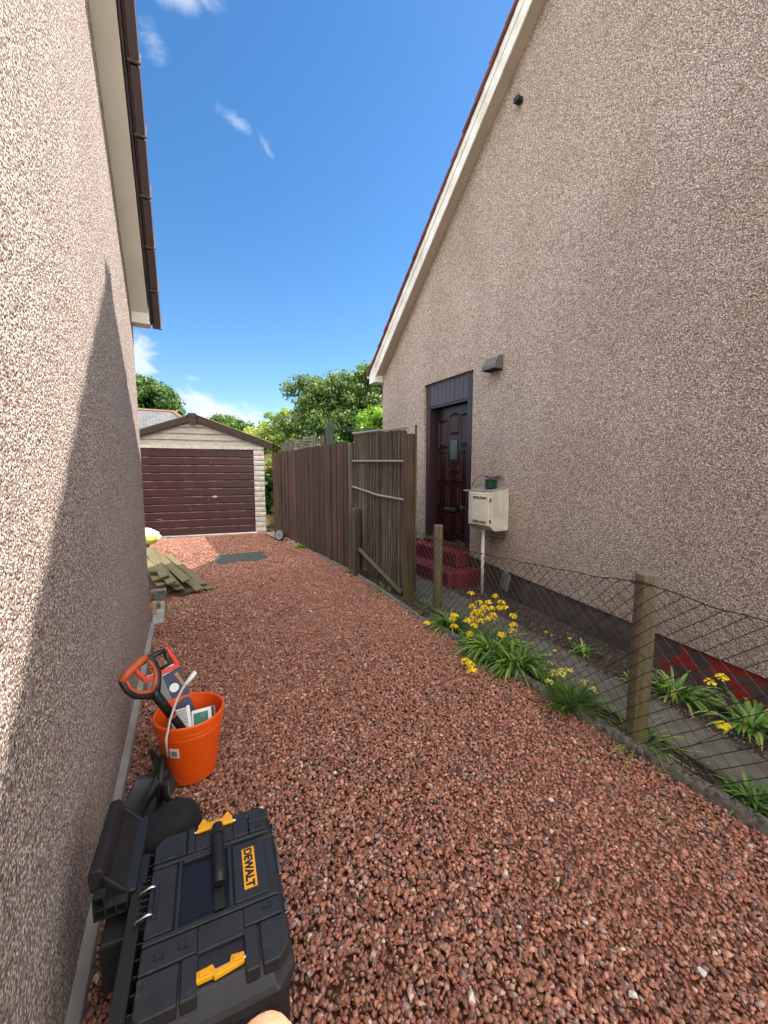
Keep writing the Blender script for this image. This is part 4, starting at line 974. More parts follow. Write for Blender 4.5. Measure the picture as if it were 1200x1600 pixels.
m = MB(); m.tube([(-3.6, 27.5, 5.08), (0.5, 27.5, 5.08)], 0.09, 8); m.tube([(0.45, 27.5, 5.08), (2.6, 24, 2.97)], 0.11, 8); m.tube([(0.45, 27.5, 5.08), (2.6, 31, 2.97)], 0.11, 8)
m.build('ridge_tiles', M['terracotta'], SH, world=True)

# ------------------------------------------------------------------ manhole cover, slab, offcuts
m = MB(); n = 12
top_ = [(0.60, 6.86), (0.9, 6.80), (1.2, 6.83), (1.45, 6.80), (1.53, 7.1), (1.52, 7.55), (1.1, 7.60), (0.68, 7.58)]
m.prism(top_, 'z', -0.02, 0.008)
m2_ = m
tagit(m.build('drain_cover', M['cover'], None, bevel=0.004), 'dark weathered rectangular drain cover set in the red gravel', 'drain cover')
m = MB(); m.box(-0.205, -0.10, 4.36, 5.10, -0.02, 0.03)
tagit(m.build('paving_slab', M['cement'], None, bevel=0.008), 'narrow grey slab on the ground at the pale house corner', 'slab')
m = MB(); m.box(-0.24, -0.08, 5.13, 5.26, -0.02, 0.14)
tagit(m.build('concrete_block', M['kerb'], None, bevel=0.008), 'grey concrete block in front of the pile of planks', 'block')
m = MB(); m.box(-0.205, -0.17, 4.62, 4.66, 0.031, 0.16)
tagit(m.build('timber_offcut', M['pale_fence'], None), 'small yellowish timber offcut standing on the grey slab', 'offcut')

m = MB(); m.box(-0.20, -0.14, 4.80, 4.92, 0.031, 0.09)
tagit(m.build('brick', M['kerb'], None, bevel=0.006), 'small grey brick piece lying flat on the slab behind the timber offcut', 'brick')
# woodpile: every plank its own thing
GPk = 'treated planks fanned out in a pile behind the house corner'
planks = [  # near end (x,y,z) , far end, label
    ((0.40, 5.32, 0.030), (-0.10, 6.75, 0.17), 'rightmost plank of the pile, its end far out on the gravel'),
    ((0.28, 5.24, 0.060), (-0.16, 6.70, 0.22), 'plank second from the right in the fanned pile'),
    ((0.14, 5.36, 0.16), (-0.26, 6.80, 0.34), 'broad plank lying on top at the middle of the pile'),
    ((0.06, 5.24, 0.10), (-0.30, 6.70, 0.22), 'plank tucked under the broad middle plank'),
    ((-0.02, 5.22, 0.19), (-0.36, 6.70, 0.36), 'short ended plank left of the broad middle plank'),
    ((-0.09, 5.36, 0.24), (-0.34, 6.80, 0.40), 'upper plank with a squared end left of centre in the pile'),
    ((-0.17, 5.40, 0.20), (-0.40, 6.80, 0.30), 'lower left plank whose end shows next to the house corner'),
    ((-0.21, 5.55, 0.27), (-0.50, 6.90, 0.40), 'topmost left plank nearest the pale house corner'),
    ((0.02, 5.28, 0.145), (-0.30, 6.72, 0.27), 'plank peeping out between the squared plank and the broad middle one'),
    ((-0.13, 5.30, 0.155), (-0.38, 6.7, 0.24), 'lower plank under the squared upper plank near the wall'),
    ((0.33, 5.42, 0.075), (-0.06, 6.85, 0.22), 'long plank lying across the two rightmost planks'),
    ((0.17, 5.24, 0.045), (-0.14, 6.6, 0.06), 'shade toned low plank right of the dark middle one'),
    ((0.10, 5.22, 0.03), (-0.20, 6.6, 0.05), 'dark plank at the bottom of the pile at its middle'),
    ((-0.06, 5.30, 0.07), (-0.36, 6.6, 0.08), 'dark bottom plank under the left side of the pile'),
    ((0.22, 5.30, 0.02), (0.0, 6.5, 0.04), 'bottom plank under the right side of the pile'),
]
M['plank_shade'] = weathered('shade toned timber', '3a3222', '5e5238', 0.85, (10, 10, 0.8))  # darker copy of the plank timber: shade under the pile put into colour
for k, (a, b, lab) in enumerate(planks):
    a = Vector(a); b = Vector(b); roll = random.uniform(-0.25, 0.25)
    t = thing('plank', lab, 'plank', a, 0, GPk)
    t.rotation_euler = (0, 0, 0)
    d = (b - a); Lk = d.length; Mx = frame((0, 0, 0), d, Vector((1, 0, roll)))
    m = MB(); m.box(-0.05, 0.05, -0.011, 0.011, 0, Lk, Mx)
    bo = m.build('board', M['plank_shade'] if k >= 11 else M['plank'], t, bevel=0.003)
BG = thing('plastic_bag', 'white plastic sack with green and yellow print on the planks', 'bag', (-0.36, 6.9, 0.40))
m = MB(); nu, nv = 22, 12
for j in range(nv + 1):
    ph = math.pi * j / nv
    for i in range(nu):
        t = 2 * math.pi * i / nu; r_ = 1 + 0.13 * math.sin(5 * t + j) * math.sin(ph) + 0.08 * math.sin(9 * t - 2 * j)
        m.v.append((0.21 * math.sin(ph) * math.cos(t) * r_, 0.25 * math.sin(ph) * math.sin(t) * r_, 0.12 + 0.13 * math.cos(ph) * (1 + .08 * math.sin(3 * t))))
for j in range(nv):
    for i in range(nu): m.f.append((j * nu + i, j * nu + (i + 1) % nu, (j + 1) * nu + (i + 1) % nu, (j + 1) * nu + i))
tb = NT('printed plastic sack'); pr_ = tb.ramp(tb.noise(7, 2, 0.4), [(0.0, h2l('e9e9e4')), (0.52, h2l('e9e9e4')), (0.54, h2l('b8cf3a')), (0.6, h2l('e8d940')), (0.64, h2l('e9e9e4')), (0.72, h2l('6f9fb0'))], 'CONSTANT')
m.build('sack', tb.fin(pr_, 0.4), BG, smooth=True)

# ------------------------------------------------------------------ bucket and what is in it
BC = (0.038, 2.085)
BK = thing('bucket', 'bright orange plastic builders bucket holding tools on the gravel', 'bucket', (BC[0], BC[1], 0.012))
m = MB(); m.lathe([(0.0, 0.0), (0.104, 0.0), (0.110, 0.006), (0.146, 0.245), (0.150, 0.247), (0.150, 0.255), (0.147, 0.258), (0.152, 0.262), (0.153, 0.275), (0.150, 0.278), (0.156, 0.282), (0.157, 0.300), (0.160, 0.303), (0.160, 0.318), (0.156, 0.322), (0.149, 0.320), (0.145, 0.30), (0.106, 0.02), (0.0, 0.02)], (0, 0), 64)
bo = m.build('body', M['orange'], BK, smooth=True, bevel=0); bo.data.set_sharp_from_angle(angle=R(28))
m = MB()
aa = math.radians(238)
for k in range(1): pass
Ms = frame((0.1385 * math.cos(aa), 0.1385 * math.sin(aa), 0.19), (0.147 * math.cos(aa), 0.147 * math.sin(aa), 1), (-math.sin(aa), math.cos(aa), 0))
m.box(-0.020, 0.020, -0.0010, 0.0022, -0.024, 0.024, Ms); stc = m.build('sticker', M['white'], BK, bevel=0)
m = MB(); m.box(-0.013, 0.013, -0.0030, 0.0032, -0.014, 0.014, Ms); m.build('print', simple('grey print', '8a8a8a', 0.5), stc)
# spade with D handle
SP = thing('spade', 'black and orange D handled spade standing in the orange bucket', 'spade', (0.10, 2.04, 0.04))
bot = Vector((0.115, 2.05, 0.04)); topv = Vector((-0.170, 2.0, 0.635)); ax = (topv - bot).normalized(); gb = Vector((0.80, 0.60, 0.0)); Lsh = (topv - bot).length
FM = frame(bot, ax, gb)
m = MB(); m.tube([(0, 0, 0), (0, 0, Lsh * 0.5), (0, 0, Lsh * 0.72)], [0.018, 0.018, 0.019], 14, FM); m.build('shaft', M['black'], SP, world=True, smooth=True)
m = MB(); z0 = Lsh * 0.70
m.tube([(0, 0, z0 - 0.10), (0, 0, z0 - 0.02), (0, 0, z0 + 0.03), (0, 0, z0 + 0.05)], [0.0205, 0.021, 0.021, 0.018], 14, FM)
for s in (1, -1):
    m.tube([(0, 0, z0 + 0.03), (s * 0.034, 0, z0 + 0.065), (s * 0.064, 0, z0 + 0.100), (s * 0.076, 0, z0 + 0.145), (s * 0.070, 0, z0 + 0.195)], [0.019, 0.017, 0.014, 0.012, 0.013], 10, FM)
m.build('yoke', M['black'], SP, world=True, smooth=True)
m = MB(); m.tube([(-0.074, 0, z0 + 0.196), (-0.035, 0, z0 + 0.203), (0.035, 0, z0 + 0.203), (0.062, 0, z0 + 0.198)], [0.015, 0.017, 0.017, 0.016], 14, FM)
gr = m.build('grip', M['orange_dull'], SP, world=True, smooth=True)
m = MB()
inn = [(0, 0.060), (0.030, 0.078), (0.053, 0.108), (0.063, 0.145), (0.058, 0.185)]
for s in (1, -1): m.tube([(s * a, -0.004, z0 + b) for a, b in inn], [0.010, 0.010, 0.009, 0.008, 0.008], 8, FM)
m.build('inner_liner', M['orange_dull'], SP, world=True, smooth=True)
m = MB(); m.tube([(0, 0, z0 - 0.112), (0, 0, z0 - 0.104)], 0.022, 16, FM); m.build('ring', M['orange_dull'], SP, world=True)
# hand saw in its card sleeve
SW = thing('hand_saw', 'hand saw with orange grip and navy card sleeve in the bucket', 'saw', (0.06, 2.15, 0.06))
Hs = Vector((-0.080, 2.30, 0.47)); Ts = Vector((0.055, 2.12, 0.08)); FS = frame(Ts, Hs - Ts, Vector((1, 0.10, 0.05))); LS = (Hs - Ts).length; FN = FS.copy(); FS = FS @ Matrix.Diagonal((1.5, 1, 1, 1))
m = MB(); m.prism([(-0.030, 0), (0.035, 0), (0.052, LS * .8), (0.048, LS), (-0.050, LS)], 'y', -0.001, 0.001, FM @ Matrix.Identity(4) if False else FS); m.build('blade', M['steel'], SW, world=True)
sl_ = MB(); sl_.prism([(-0.004, 0.03), (0.040, 0.03), (0.055, LS - 0.03), (-0.004, LS - 0.035)], 'y', -0.0045, 0.0040, FS); so_ = sl_.build('sleeve', M['blue_card'], SW, world=True)
m = MB(); m.prism([(-0.038, 0.03), (-0.0045, 0.03), (-0.0045, LS - 0.03), (-0.052, LS - 0.005)], 'y', -0.004, 0.0035, FS); gs_ = m.build('sleeve_edge', M['grey_card'], SW, world=True)
m = MB(); m.lathe([(0, 0.0), (0.0165, 0.0), (0.0165, 0.0012), (0, 0.0012)], (0, 0), 20, FN @ Matrix.Translation((0.022, -0.0052, LS - 0.115)) @ Matrix.Scale(1.35, 4) @ Matrix.Rotation(R(90), 4, 'X')); m.build('emblem', M['white'], so_, world=True)
m = MB()
for k in range(5): m.prism([(0.026 + k * .004, 0.10 + k * 0.028), (0.052, 0.095 + k * 0.028 - 0.006), (0.052, 0.103 + k * .028)], 'y', -0.0058, -0.0046, FS) if k < 2 else None
m.build('flash', simple('pale yellow ink', 'e8c060', 0.5), so_, world=True)
m = MB(); m.prism([(-0.035, 0.10), (-0.012, 0.10), (-0.012, 0.135), (-0.035, 0.135)], 'y', -0.0052, -0.0042, FS); m.build('orange_print', simple('orange ink', 'd88a30', 0.5), gs_, world=True)
m = MB()
for k in range(4): m.box(-0.042 + k * .0, -0.036, -0.0052, -0.0042, 0.19 + k * 0.022, 0.206 + k * 0.022, FS)
for k in range(3): m.box(-0.026, -0.021, -0.0052, -0.0042, 0.17 + k * 0.03, 0.19 + k * 0.03, FS)
m.build('lettering', M['white'], gs_, world=True)
def text(body, size, mat, parent, Mx, ext=0.0006, name='lettering', sx=1.0, off=0.0):
    cu = bpy.data.curves.new(name, 'FONT'); cu.body = body; cu.size = size; cu.extrude = ext; cu.align_x = 'CENTER'; cu.align_y = 'CENTER'; cu.offset = off
    o = bpy.data.objects.new(name, cu); S.collection.objects.link(o); dg = bpy.context.evaluated_depsgraph_get()
    me = bpy.data.meshes.new_from_object(o.evaluated_get(dg)); bpy.data.objects.remove(o)
    Mi = chain(parent).inverted() @ Mx @ Matrix.Diagonal((sx, 1, 1, 1)); me.transform(Mi); me.materials.clear(); me.materials.append(mat)
    o = bpy.data.objects.new(name, me); S.collection.objects.link(o); o.parent = parent; return o
text('IRWIN', 0.024, simple('amber ink', 'e0a030', 0.5), so_, FN @ Matrix.Translation((0.058, -0.0052, LS - 0.085)) @ Matrix.Rotation(R(90), 4, 'X') @ Matrix.Rotation(R(-80), 4, 'Z'), off=0.0006)
# handle outline with an opening
m = MB(); z0 = LS - 0.02
outer = [(-0.050, 0.0), (-0.064, 0.045), (-0.075, 0.085), (-0.058, 0.10), (0.0, 0.112), (0.030, 0.118), (0.042, 0.11), (0.050, 0.05), (0.054, 0.0)]
m.tube([(-0.052, 0, z0 + 0.005), (-0.062, 0, z0 + 0.045), (-0.070, 0, z0 + 0.085)], 0.009, 8, FS)
m.tube([(0.050, 0, z0), (0.046, 0, z0 + 0.05), (0.036, 0, z0 + 0.115)], [0.010, 0.009, 0.008], 8, FS)
m.prism([(-0.058, z0 - 0.008), (0.056, z0 - 0.012), (0.056, z0 + 0.010), (0.0, z0 + 0.016), (-0.058, z0 + 0.016)], 'y', -0.009, 0.009, FS)
m.build('orange_frame', M['orange_red'], SW, world=True, bevel=0.002, smooth=False)
m = MB(); m.tube([(-0.064, 0, z0 + 0.088), (-0.01, 0, z0 + 0.100), (0.034, 0, z0 + 0.104)], [0.012, 0.013, 0.012], 10, FS)
m.tube([(0.034, 0, z0 + 0.10), (0.030, 0, z0 + 0.06), (0.034, 0, z0 + 0.025), (-0.005, 0, z0 + 0.022)], [0.010, 0.009, 0.010, 0.008], 8, FS)
m.build('grip', M['black'], SW, world=True, smooth=True)
# clear tube with white cap
TU = thing('sealant_nozzle', 'bent clear plastic tube with white tip over the bucket rim', 'tube', (-0.05, 1.93, 0.3))
m = MB(); m.tube([(-0.062, 1.905, 0.24), (-0.063, 1.90, 0.325), (-0.045, 1.95, 0.38), (-0.015, 2.03, 0.425), (0.01, 2.06, 0.455), (0.028, 2.075, 0.475)], [0.005, 0.005, 0.005, 0.006, 0.006, 0.007], 10); m.build('tube', M['clear'], TU, world=True, smooth=True)
m = MB(); m.tube([(0.024, 2.07, 0.470), (0.066, 2.105, 0.498), (0.074, 2.11, 0.504)], [0.009, 0.0125, 0.012], 12); m.build('cap', M['white'], TU, world=True, smooth=True)
# packs
PK = thing('white_box', 'small white and grey box wedged in the bucket beside the spade', 'box', (0.0, 2.06, 0.2))
FP = frame((0.004, 2.09, 0.245), (-0.05, 0.75, 0.62), (1, 0.0, 0.0)); m = MB(); m.box(-0.045, 0.038, -0.025, 0.035, -0.09, 0.085, FP); pb = m.build('carton', simple('pale grey card', 'b9bcc0', 0.5, 0.2, 30), PK, world=True, bevel=0.002)
m = MB(); m.box(0.026, 0.040, -0.027, 0.037, -0.088, 0.09, FP)
for k in range(4): pass
m.build('lid', M['white'], PK, world=True)
m = MB()
for k in range(6): m.box(-0.04, 0.02 + 0.01 * (k % 3), -0.0265 , -0.0252, 0.07 - k * 0.012, 0.073 - k * 0.012, FP)
m.build('print', M['grey_card'], PK, world=True)
PG = thing('screw_pack', 'green and white blister pack sticking up inside the orange bucket', 'packet', (0.1, 2.05, 0.2))
FG = frame((0.102, 2.065, 0.262), (0.03, 0.75, 0.55), (1, -0.10, 0.03)); m = MB(); m.box(-0.058, 0.050, -0.010, 0.010, -0.055, 0.065, FG); m.build('pack', M['white'], PG, world=True, bevel=0.006)
m = MB(); m.box(-0.048, 0.018, -0.0118, -0.0102, -0.045, 0.045, FG); gc = m.build('card', M['green_card'], PG, world=True)
m = MB(); m.box(0.034, 0.048, -0.0118, -0.0102, 0.0, 0.06, FG); m.build('photo', M['black'], PG, world=True)
m = MB(); m.box(-0.016, 0.004, -0.0132, -0.0119, 0.015, 0.04, FG); m.build('picture', M['grey_card'], gc, world=True)

# ------------------------------------------------------------------ pads by the wall
KP = thing('rubber_pad', 'dark grey moulded rubber pad with strap between bucket and wall', 'pad', (-0.15, 1.9, 0.0))
def sheet(m, F_, w, l, curve, nu=10, nv=12, wav=0.01, th=0.006):
    b = len(m.v); vs = []
    for side in (0, 1):
        for j in range(nv + 1):
            for i in range(nu + 1):
                u = -1 + 2 * i / nu; v = -1 + 2 * j / nv
                ww = w * (1 - 0.25 * v * v); z = curve * (u * u) + wav * math.sin(3 * v + 2 * u) - side * th
                vs.append((u * ww, v * l, z))
    n1 = (nu + 1) * (nv + 1); fs = []
    for j in range(nv):
        for i in range(nu):
            a = j * (nu + 1) + i; fs.append((a, a + 1, a + nu + 2, a + nu + 1)); fs.append((n1 + a, n1 + a + nu + 1, n1 + a + nu + 2, n1 + a + 1))
    for j in range(nv):
        for i in (0, nu):
            a = j * (nu + 1) + i; fs.append((a, a + nu + 1, n1 + a + nu + 1, n1 + a))
    for i in range(nu):
        for j in (0, nv):
            a = j * (nu + 1) + i; fs.append((a, a + 1, n1 + a + 1, n1 + a))
    m.add(vs, fs, F_)
m = MB(); sheet(m, frame((-0.165, 1.86, 0.075), (0.55, -0.25, 0.8), (0.2, 1, 0)) , 0.14, 0.075, 0.03); m.build('shell', M['rubber_grey'], KP, world=True, smooth=True)
m = MB(); sheet(m, frame((-0.085, 1.90, 0.085), (0.9, 0.15, 0.5), (0.1, 1, -0.2)), 0.14, 0.055, 0.05); m.build('flap', M['rubber_grey'], KP, world=True, smooth=True)
m = MB(); sheet(m, frame((-0.105, 1.97, 0.12), (-0.9, -0.3, 0.4), (0.1, 1, 0.6)), 0.12, 0.022, 0.03, th=0.004); sheet(m, frame((-0.12, 1.84, 0.13), (0.8, -0.5, 0.6), (0.4, 1, 0.2)), 0.11, 0.03, 0.02, th=0.004); m.build('strap', M['black_matt'], KP, world=True, smooth=True)
m = MB(); m.tube([(-0.10, 2.02, 0.06), (-0.085, 2.02, 0.15), (-0.082, 1.98, 0.19), (-0.09, 1.90, 0.17), (-0.10, 1.85, 0.10)], [0.014, 0.016, 0.014, 0.014, 0.014], 8); m.build('loop', M['black_matt'], KP, world=True, smooth=True)
KC = thing('black_cushion', 'plump rounded black fabric pad against the far end of the toolbox', 'pad', (-0.07, 1.62, 0.0))
m = MB(); nu, nv = 28, 16; FK = frame((-0.055, 1.60, 0.11), (-0.25, -0.15, 1), (1, 0.22, 0.15))
def se(c, e): return math.copysign(abs(c) ** e, c)
for j in range(nv + 1):
    ph = -math.pi / 2 + math.pi * j / nv
    for i in range(nu):
        t = 2 * math.pi * i / nu; x = 0.115 * se(math.cos(ph), .55) * se(math.cos(t), .7); y = 0.085 * se(math.cos(ph), .55) * se(math.sin(t), .7); z = 0.11 * se(math.sin(ph), .6)
        k = 1 + 0.03 * math.sin(4 * t + 3 * ph)
        m.v.append(tuple(FK @ Vector((x * k, y * k, z))))
for j in range(nv):
    for i in range(nu): m.f.append((j * nu + i, j * nu + (i + 1) % nu, (j + 1) * nu + (i + 1) % nu, (j + 1) * nu + i))
m.build('cushion', simple('black cloth', '141619', 0.8, 0.2, 30, 0.0006, 700), KC, world=True, smooth=True)
m = MB(); m.tube([tuple(FK @ Vector((0.113 * se(math.cos(t), .7), 0.084 * se(math.sin(t), .7), 0.02))) for t in np.linspace(0, 2 * math.pi, 30)[:-1]], 0.004, 6, closed=True); m.build('piping', M['black_matt'], KC, world=True, smooth=True)

# ------------------------------------------------------------------ rolling toolbox
TB = thing('toolbox', 'large black wheeled toolbox with yellow latches on the gravel', 'toolbox', (0.062, 1.07, 0.01), R(-5))
HT = 0.37
def oct(x0, x1, y0, y1, c): return [(x0 + c, y0), (x1 - c, y0), (x1, y0 + c), (x1, y1 - c), (x1 - c, y1), (x0 + c, y1), (x0, y1 - c), (x0, y0 + c)]
m = MB()
def loft(m, secs):
    n = len(secs[0][0]); vs = [(x, y, z) for (p, z) in secs for (x, y) in p]
    fs = [(r * n + i, r * n + (i + 1) % n, (r + 1) * n + (i + 1) % n, (r + 1) * n + i) for r in range(len(secs) - 1) for i in range(n)] + [tuple(range(n))[::-1], tuple(range((len(secs) - 1) * n, len(secs) * n))]
    m.add(vs, fs)
loft(m, [(oct(-0.15, 0.15, -0.215, 0.215, 0.03), 0.0), (oct(-0.162, 0.162, -0.232, 0.232, 0.035), 0.27)])
for x in (-0.09, 0.0, 0.09): m.box(x - 0.012, x + 0.012, -0.238, -0.222, 0.02, 0.26)
for y in (-0.12, 0.0, 0.12): m.box(0.155, 0.168, y - 0.012, y + 0.012, 0.02, 0.26)
m.build('body', M['black'], TB, bevel=0.005)
# lid: rim, chamfer, top with cut-outs made of separate raised pads
m = MB()
loft(m, [(oct(-0.172, 0.172, -0.243, 0.243, 0.04), 0.272), (oct(-0.172, 0.172, -0.243, 0.243, 0.04), 0.300), (oct(-0.168, 0.168, -0.238, 0.238, 0.045), 0.312), (oct(-0.158, 0.158, -0.212, 0.212, 0.05), 0.355)])
lid = m.build('lid', M['black2'], TB, bevel=0.004)
z0, z1 = 0.350, 0.366
m = MB(); g = 0.0025
def pad(x0, x1, y0, y1, z1=z1, ch=()):
    c = 0.012; P_ = []
    P_ += [(x0 + (c if 'bl' in ch else 0), y0)]
    P_ += [(x1 - c * 2, y0), (x1, y0 + c * 2)] if 'br' in ch else [(x1, y0)]
    P_ += [(x1, y1 - c * 2), (x1 - c * 2, y1)] if 'tr' in ch else [(x1, y1)]
    P_ += [(x0 + c * 2, y1), (x0, y1 - c * 2)] if 'tl' in ch else [(x0, y1)]
    if 'bl' in ch: P_ += [(x0, y0 + c)]
    m.prism(P_, 'z', z0 - 0.02, z1)
# rows (y) : far strip, middle, near strip
pad(-0.165, -0.082, 0.140, 0.222, ch=('tl',)); pad(0.098, 0.158, 0.175, 0.226, ch=('tr',))
pad(-0.078, -0.058, 0.137, 0.226); pad(0.050, 0.094, 0.137, 0.226); pad(-0.058, 0.050, 0.137, 0.196)
pad(0.094 + g, 0.150, 0.137, 0.172)
pad(-0.165, 0.152, 0.122, 0.134)                      # cross rib
pad(-0.165, -0.102, -0.062, 0.119, z1 - 0.002)         # left panel
pad(-0.098, -0.088, -0.072, 0.119); pad(0.030, 0.041, -0.072, 0.119)
pad(0.044, 0.134, -0.062, 0.112, z1 - 0.003)           # logo panel
pad(-0.088, 0.030, 0.114, 0.1195)
pad(-0.165, 0.152, -0.080, -0.066)
pad(-0.165, -0.044, -0.140, -0.084); pad(-0.044, 0.062, -0.145, -0.084); pad(0.062, 0.152, -0.130, -0.084)
pad(-0.165, -0.082, -0.226, -0.144, z1 - .001, ch=('bl',)); pad(-0.076, -0.042, -0.226, -0.1425); pad(0.060, 0.090, -0.226, -0.133); pad(0.098, 0.160, -0.226, -0.134, z1 - .001, ch=('br',))
pad(0.155, 0.168, -0.10, -0.02, z1 - 0.03); pad(0.155, 0.168, 0.06, 0.12, z1 - 0.03)
m.build('lid_panels', M['black2'], lid, bevel=0.0035, seg=2)
m = MB()
for (x, y) in ((0.125, 0.155), (-0.10, 0.150), (-0.14, 0.152), (0.12, -0.10), (-0.075, -0.112), (-0.125, -0.115)):
    m.box(x - 0.010, x + 0.010, y - 0.008, y - 0.006, z1, z1 + 0.002); m.box(x - 0.010, x - 0.008, y - 0.008, y + 0.008, z1, z1 + .002); m.box(x + 0.008, x + 0.010, y - 0.008, y + 0.008, z1, z1 + .002)
m.build('lid_notches', M['black'], lid)
# handle well
m = MB(); m.box(-0.088, 0.030, -0.066, 0.114, 0.332, 0.3565); m.box(-0.070, 0.002, -0.05, 0.10, 0.3565, 0.3575)
m.build('handle_well', simple('glossy black plastic', '131416', 0.3, 0.2, 6), lid)
m = MB(); m.tube([(0.006, 0.185, 0.380), (0.006, 0.13, 0.386), (0.008, 0.06, 0.388), (0.008, 0.01, 0.386), (0.008, -0.005, 0.380)], [0.0165, 0.017, 0.0175, 0.017, 0.016], 16)
m.tube([(0.006, 0.15, 0.3885), (0.006, 0.142, 0.3885)], 0.018, 16)
m.tube([(0.008, 0.02, 0.3865), (0.008, 0.012, 0.3862)], 0.0185, 16); m.box(-0.006, 0.020, -0.06, 0.0, 0.357, 0.366); m.box(-0.004, 0.018, 0.165, 0.19, 0.36, 0.38)
m.build('carry_handle', M['black'], TB, smooth=False, bevel=0.001)
def latch(y, flip):
    m = MB(); s = -1 if flip else 1
    m.prism([(-0.050, y - 0.012), (0.050, y - 0.012), (0.050, y + 0.006), (-0.050, y + 0.006)], 'z', 0.366, 0.376)
    m.tube([(-0.054, y - s * 0.014, 0.371), (0.054, y - s * 0.014, 0.371)], 0.006, 8)
    for x in (-0.036, 0.034): m.prism([(x - 0.014, y + s * 0.005), (x + 0.014, y + s * 0.005), (x + 0.007, y + s * 0.026), (x - 0.002, y + s * 0.026)], 'z', 0.366, 0.374)
    o = m.build('latch', M['yellow'], TB, bevel=0.002)
    m = MB(); m.tube([(-0.060, y - s * 0.014, 0.371), (0.060, y - s * 0.014, 0.371)], 0.003, 6); m.build('pin', M['chrome'], o)
    return o
latch(0.212, False)
m = MB()
y = -0.192
m.prism([(-0.044, y - 0.012), (-0.010, y - 0.012), (-0.006, y - 0.018), (0.058, y - 0.010), (0.058, y + 0.008), (0.030, y + 0.012), (0.026, y - 0.001), (-0.004, y - 0.003), (-0.010, y + 0.010), (-0.044, y + 0.008)], 'z', 0.358, 0.370)
m.box(-0.038, -0.014, y - 0.007, y + 0.005, 0.370, 0.3735); m.box(0.034, 0.052, y - 0.006, y + 0.006, 0.370, 0.3735)
o = m.build('latch', M['yellow'], TB, bevel=0.002)
m = MB(); m.tube([(-0.049, y, 0.363), (0.063, y, 0.363)], 0.003, 6); m.build('pin', M['chrome'], o)
m = MB(); m.box(0.070, 0.104, -0.036, 0.088, z1 - 0.0035, z1 - 0.0015); lp = m.build('logo_plate', M['yellow'], lid)
Mt = chain(TB) @ Matrix.Translation((0.0855, 0.026, z1 - 0.0012)) @ Matrix.Rotation(R(-90), 4, 'Z')
text('DEWALT', 0.030, M['black'], lp, Mt, sx=0.98, off=0.0012)
# wire carrying hooks on the wall side
for yv in (0.061, -0.013):
    m = MB(); m.tube([(-0.150, yv + 0.004, 0.366), (-0.152, yv, 0.374), (-0.160, yv, 0.376), (-0.184, yv - 0.003, 0.372), (-0.190, yv - 0.006, 0.360)], 0.0032, 8); m.build('wire_hook', M['chrome'], TB, smooth=True)
m = MB(); m.box(-0.152, -0.140, -0.02, 0.07, z1 - .001, z1 + 0.003); m.build('hook_slot', M['black'], TB, bevel=0.002)
for (ya, yb_) in ((0.13, 0.17), (-0.005, 0.10), (-0.115, -0.075)):
    m = MB(); m.box(0.163, 0.172, ya, yb_, 0.325, 0.338); m.tube([(0.166, ya, 0.345), (0.170, (ya + yb_) / 2, 0.347), (0.166, yb_, 0.340)], 0.003, 6); m.build('side_catch', M['steel'], TB, bevel=0.001)
# back frame and pull handle
m = MB(); m.box(-0.212, -0.180, -0.20, 0.20, 0.0, 0.352)
for y in np.arange(-0.19, 0.20, 0.035): m.box(-0.180, -0.166, y, y + 0.004, 0.02, 0.345)
for y in np.arange(-0.01, 0.11, 0.018): m.box(-0.186, -0.166, y, y + 0.003, 0.33, 0.362)
m.build('back_frame', M['black_matt'], TB, bevel=0.003)
m = MB()
prof = [(-0.302, 0.392), (-0.306, 0.437), (-0.298, 0.452), (-0.276, 0.454), (-0.269, 0.440), (-0.262, 0.405), (-0.222, 0.366), (-0.200, 0.364), (-0.200, 0.350), (-0.228, 0.350), (-0.270, 0.380)]
m.prism(prof, 'y', 0.085, 0.335)
for y in (0.085, 0.325): m.prism([(-0.298, 0.36), (-0.276, 0.44), (-0.215, 0.364), (-0.21, 0.335), (-0.275, 0.335)], 'y', y, y + 0.01)
m.build('pull_handle', M['black'], TB, bevel=0.004)
m = MB()
for k in range(4): m.box(-0.292 + k * .024, -0.289 + k * .024, 0.058, 0.084, 0.335, 0.40 if k < 2 else 0.366)
m.box(-0.292, -0.217, 0.058, 0.084, 0.335, 0.338); m.box(-0.292, -0.217, 0.058, 0.084, 0.362, 0.365); m.box(-0.292, -0.265, 0.058, 0.084, 0.398, 0.401)
m.build('handle_ribs', M['black_matt'], TB)
m = MB(); m.box(-0.275, -0.213, 0.02, 0.15, 0.16, 0.30); m.box(-0.246, -0.214, 0.10, 0.13, 0.0, 0.36); m.box(-0.246, -0.214, 0.28, 0.31, 0.0, 0.36); m.build('handle_rail', M['black_matt'], TB, bevel=0.006)
for y in (-0.19, 0.13):
    m = MB(); m.tube([(-0.215, y, 0.062), (-0.215, y + 0.045, 0.062)], 0.07, 24); m.build('wheel', M['black_matt'], TB, bevel=0.006)

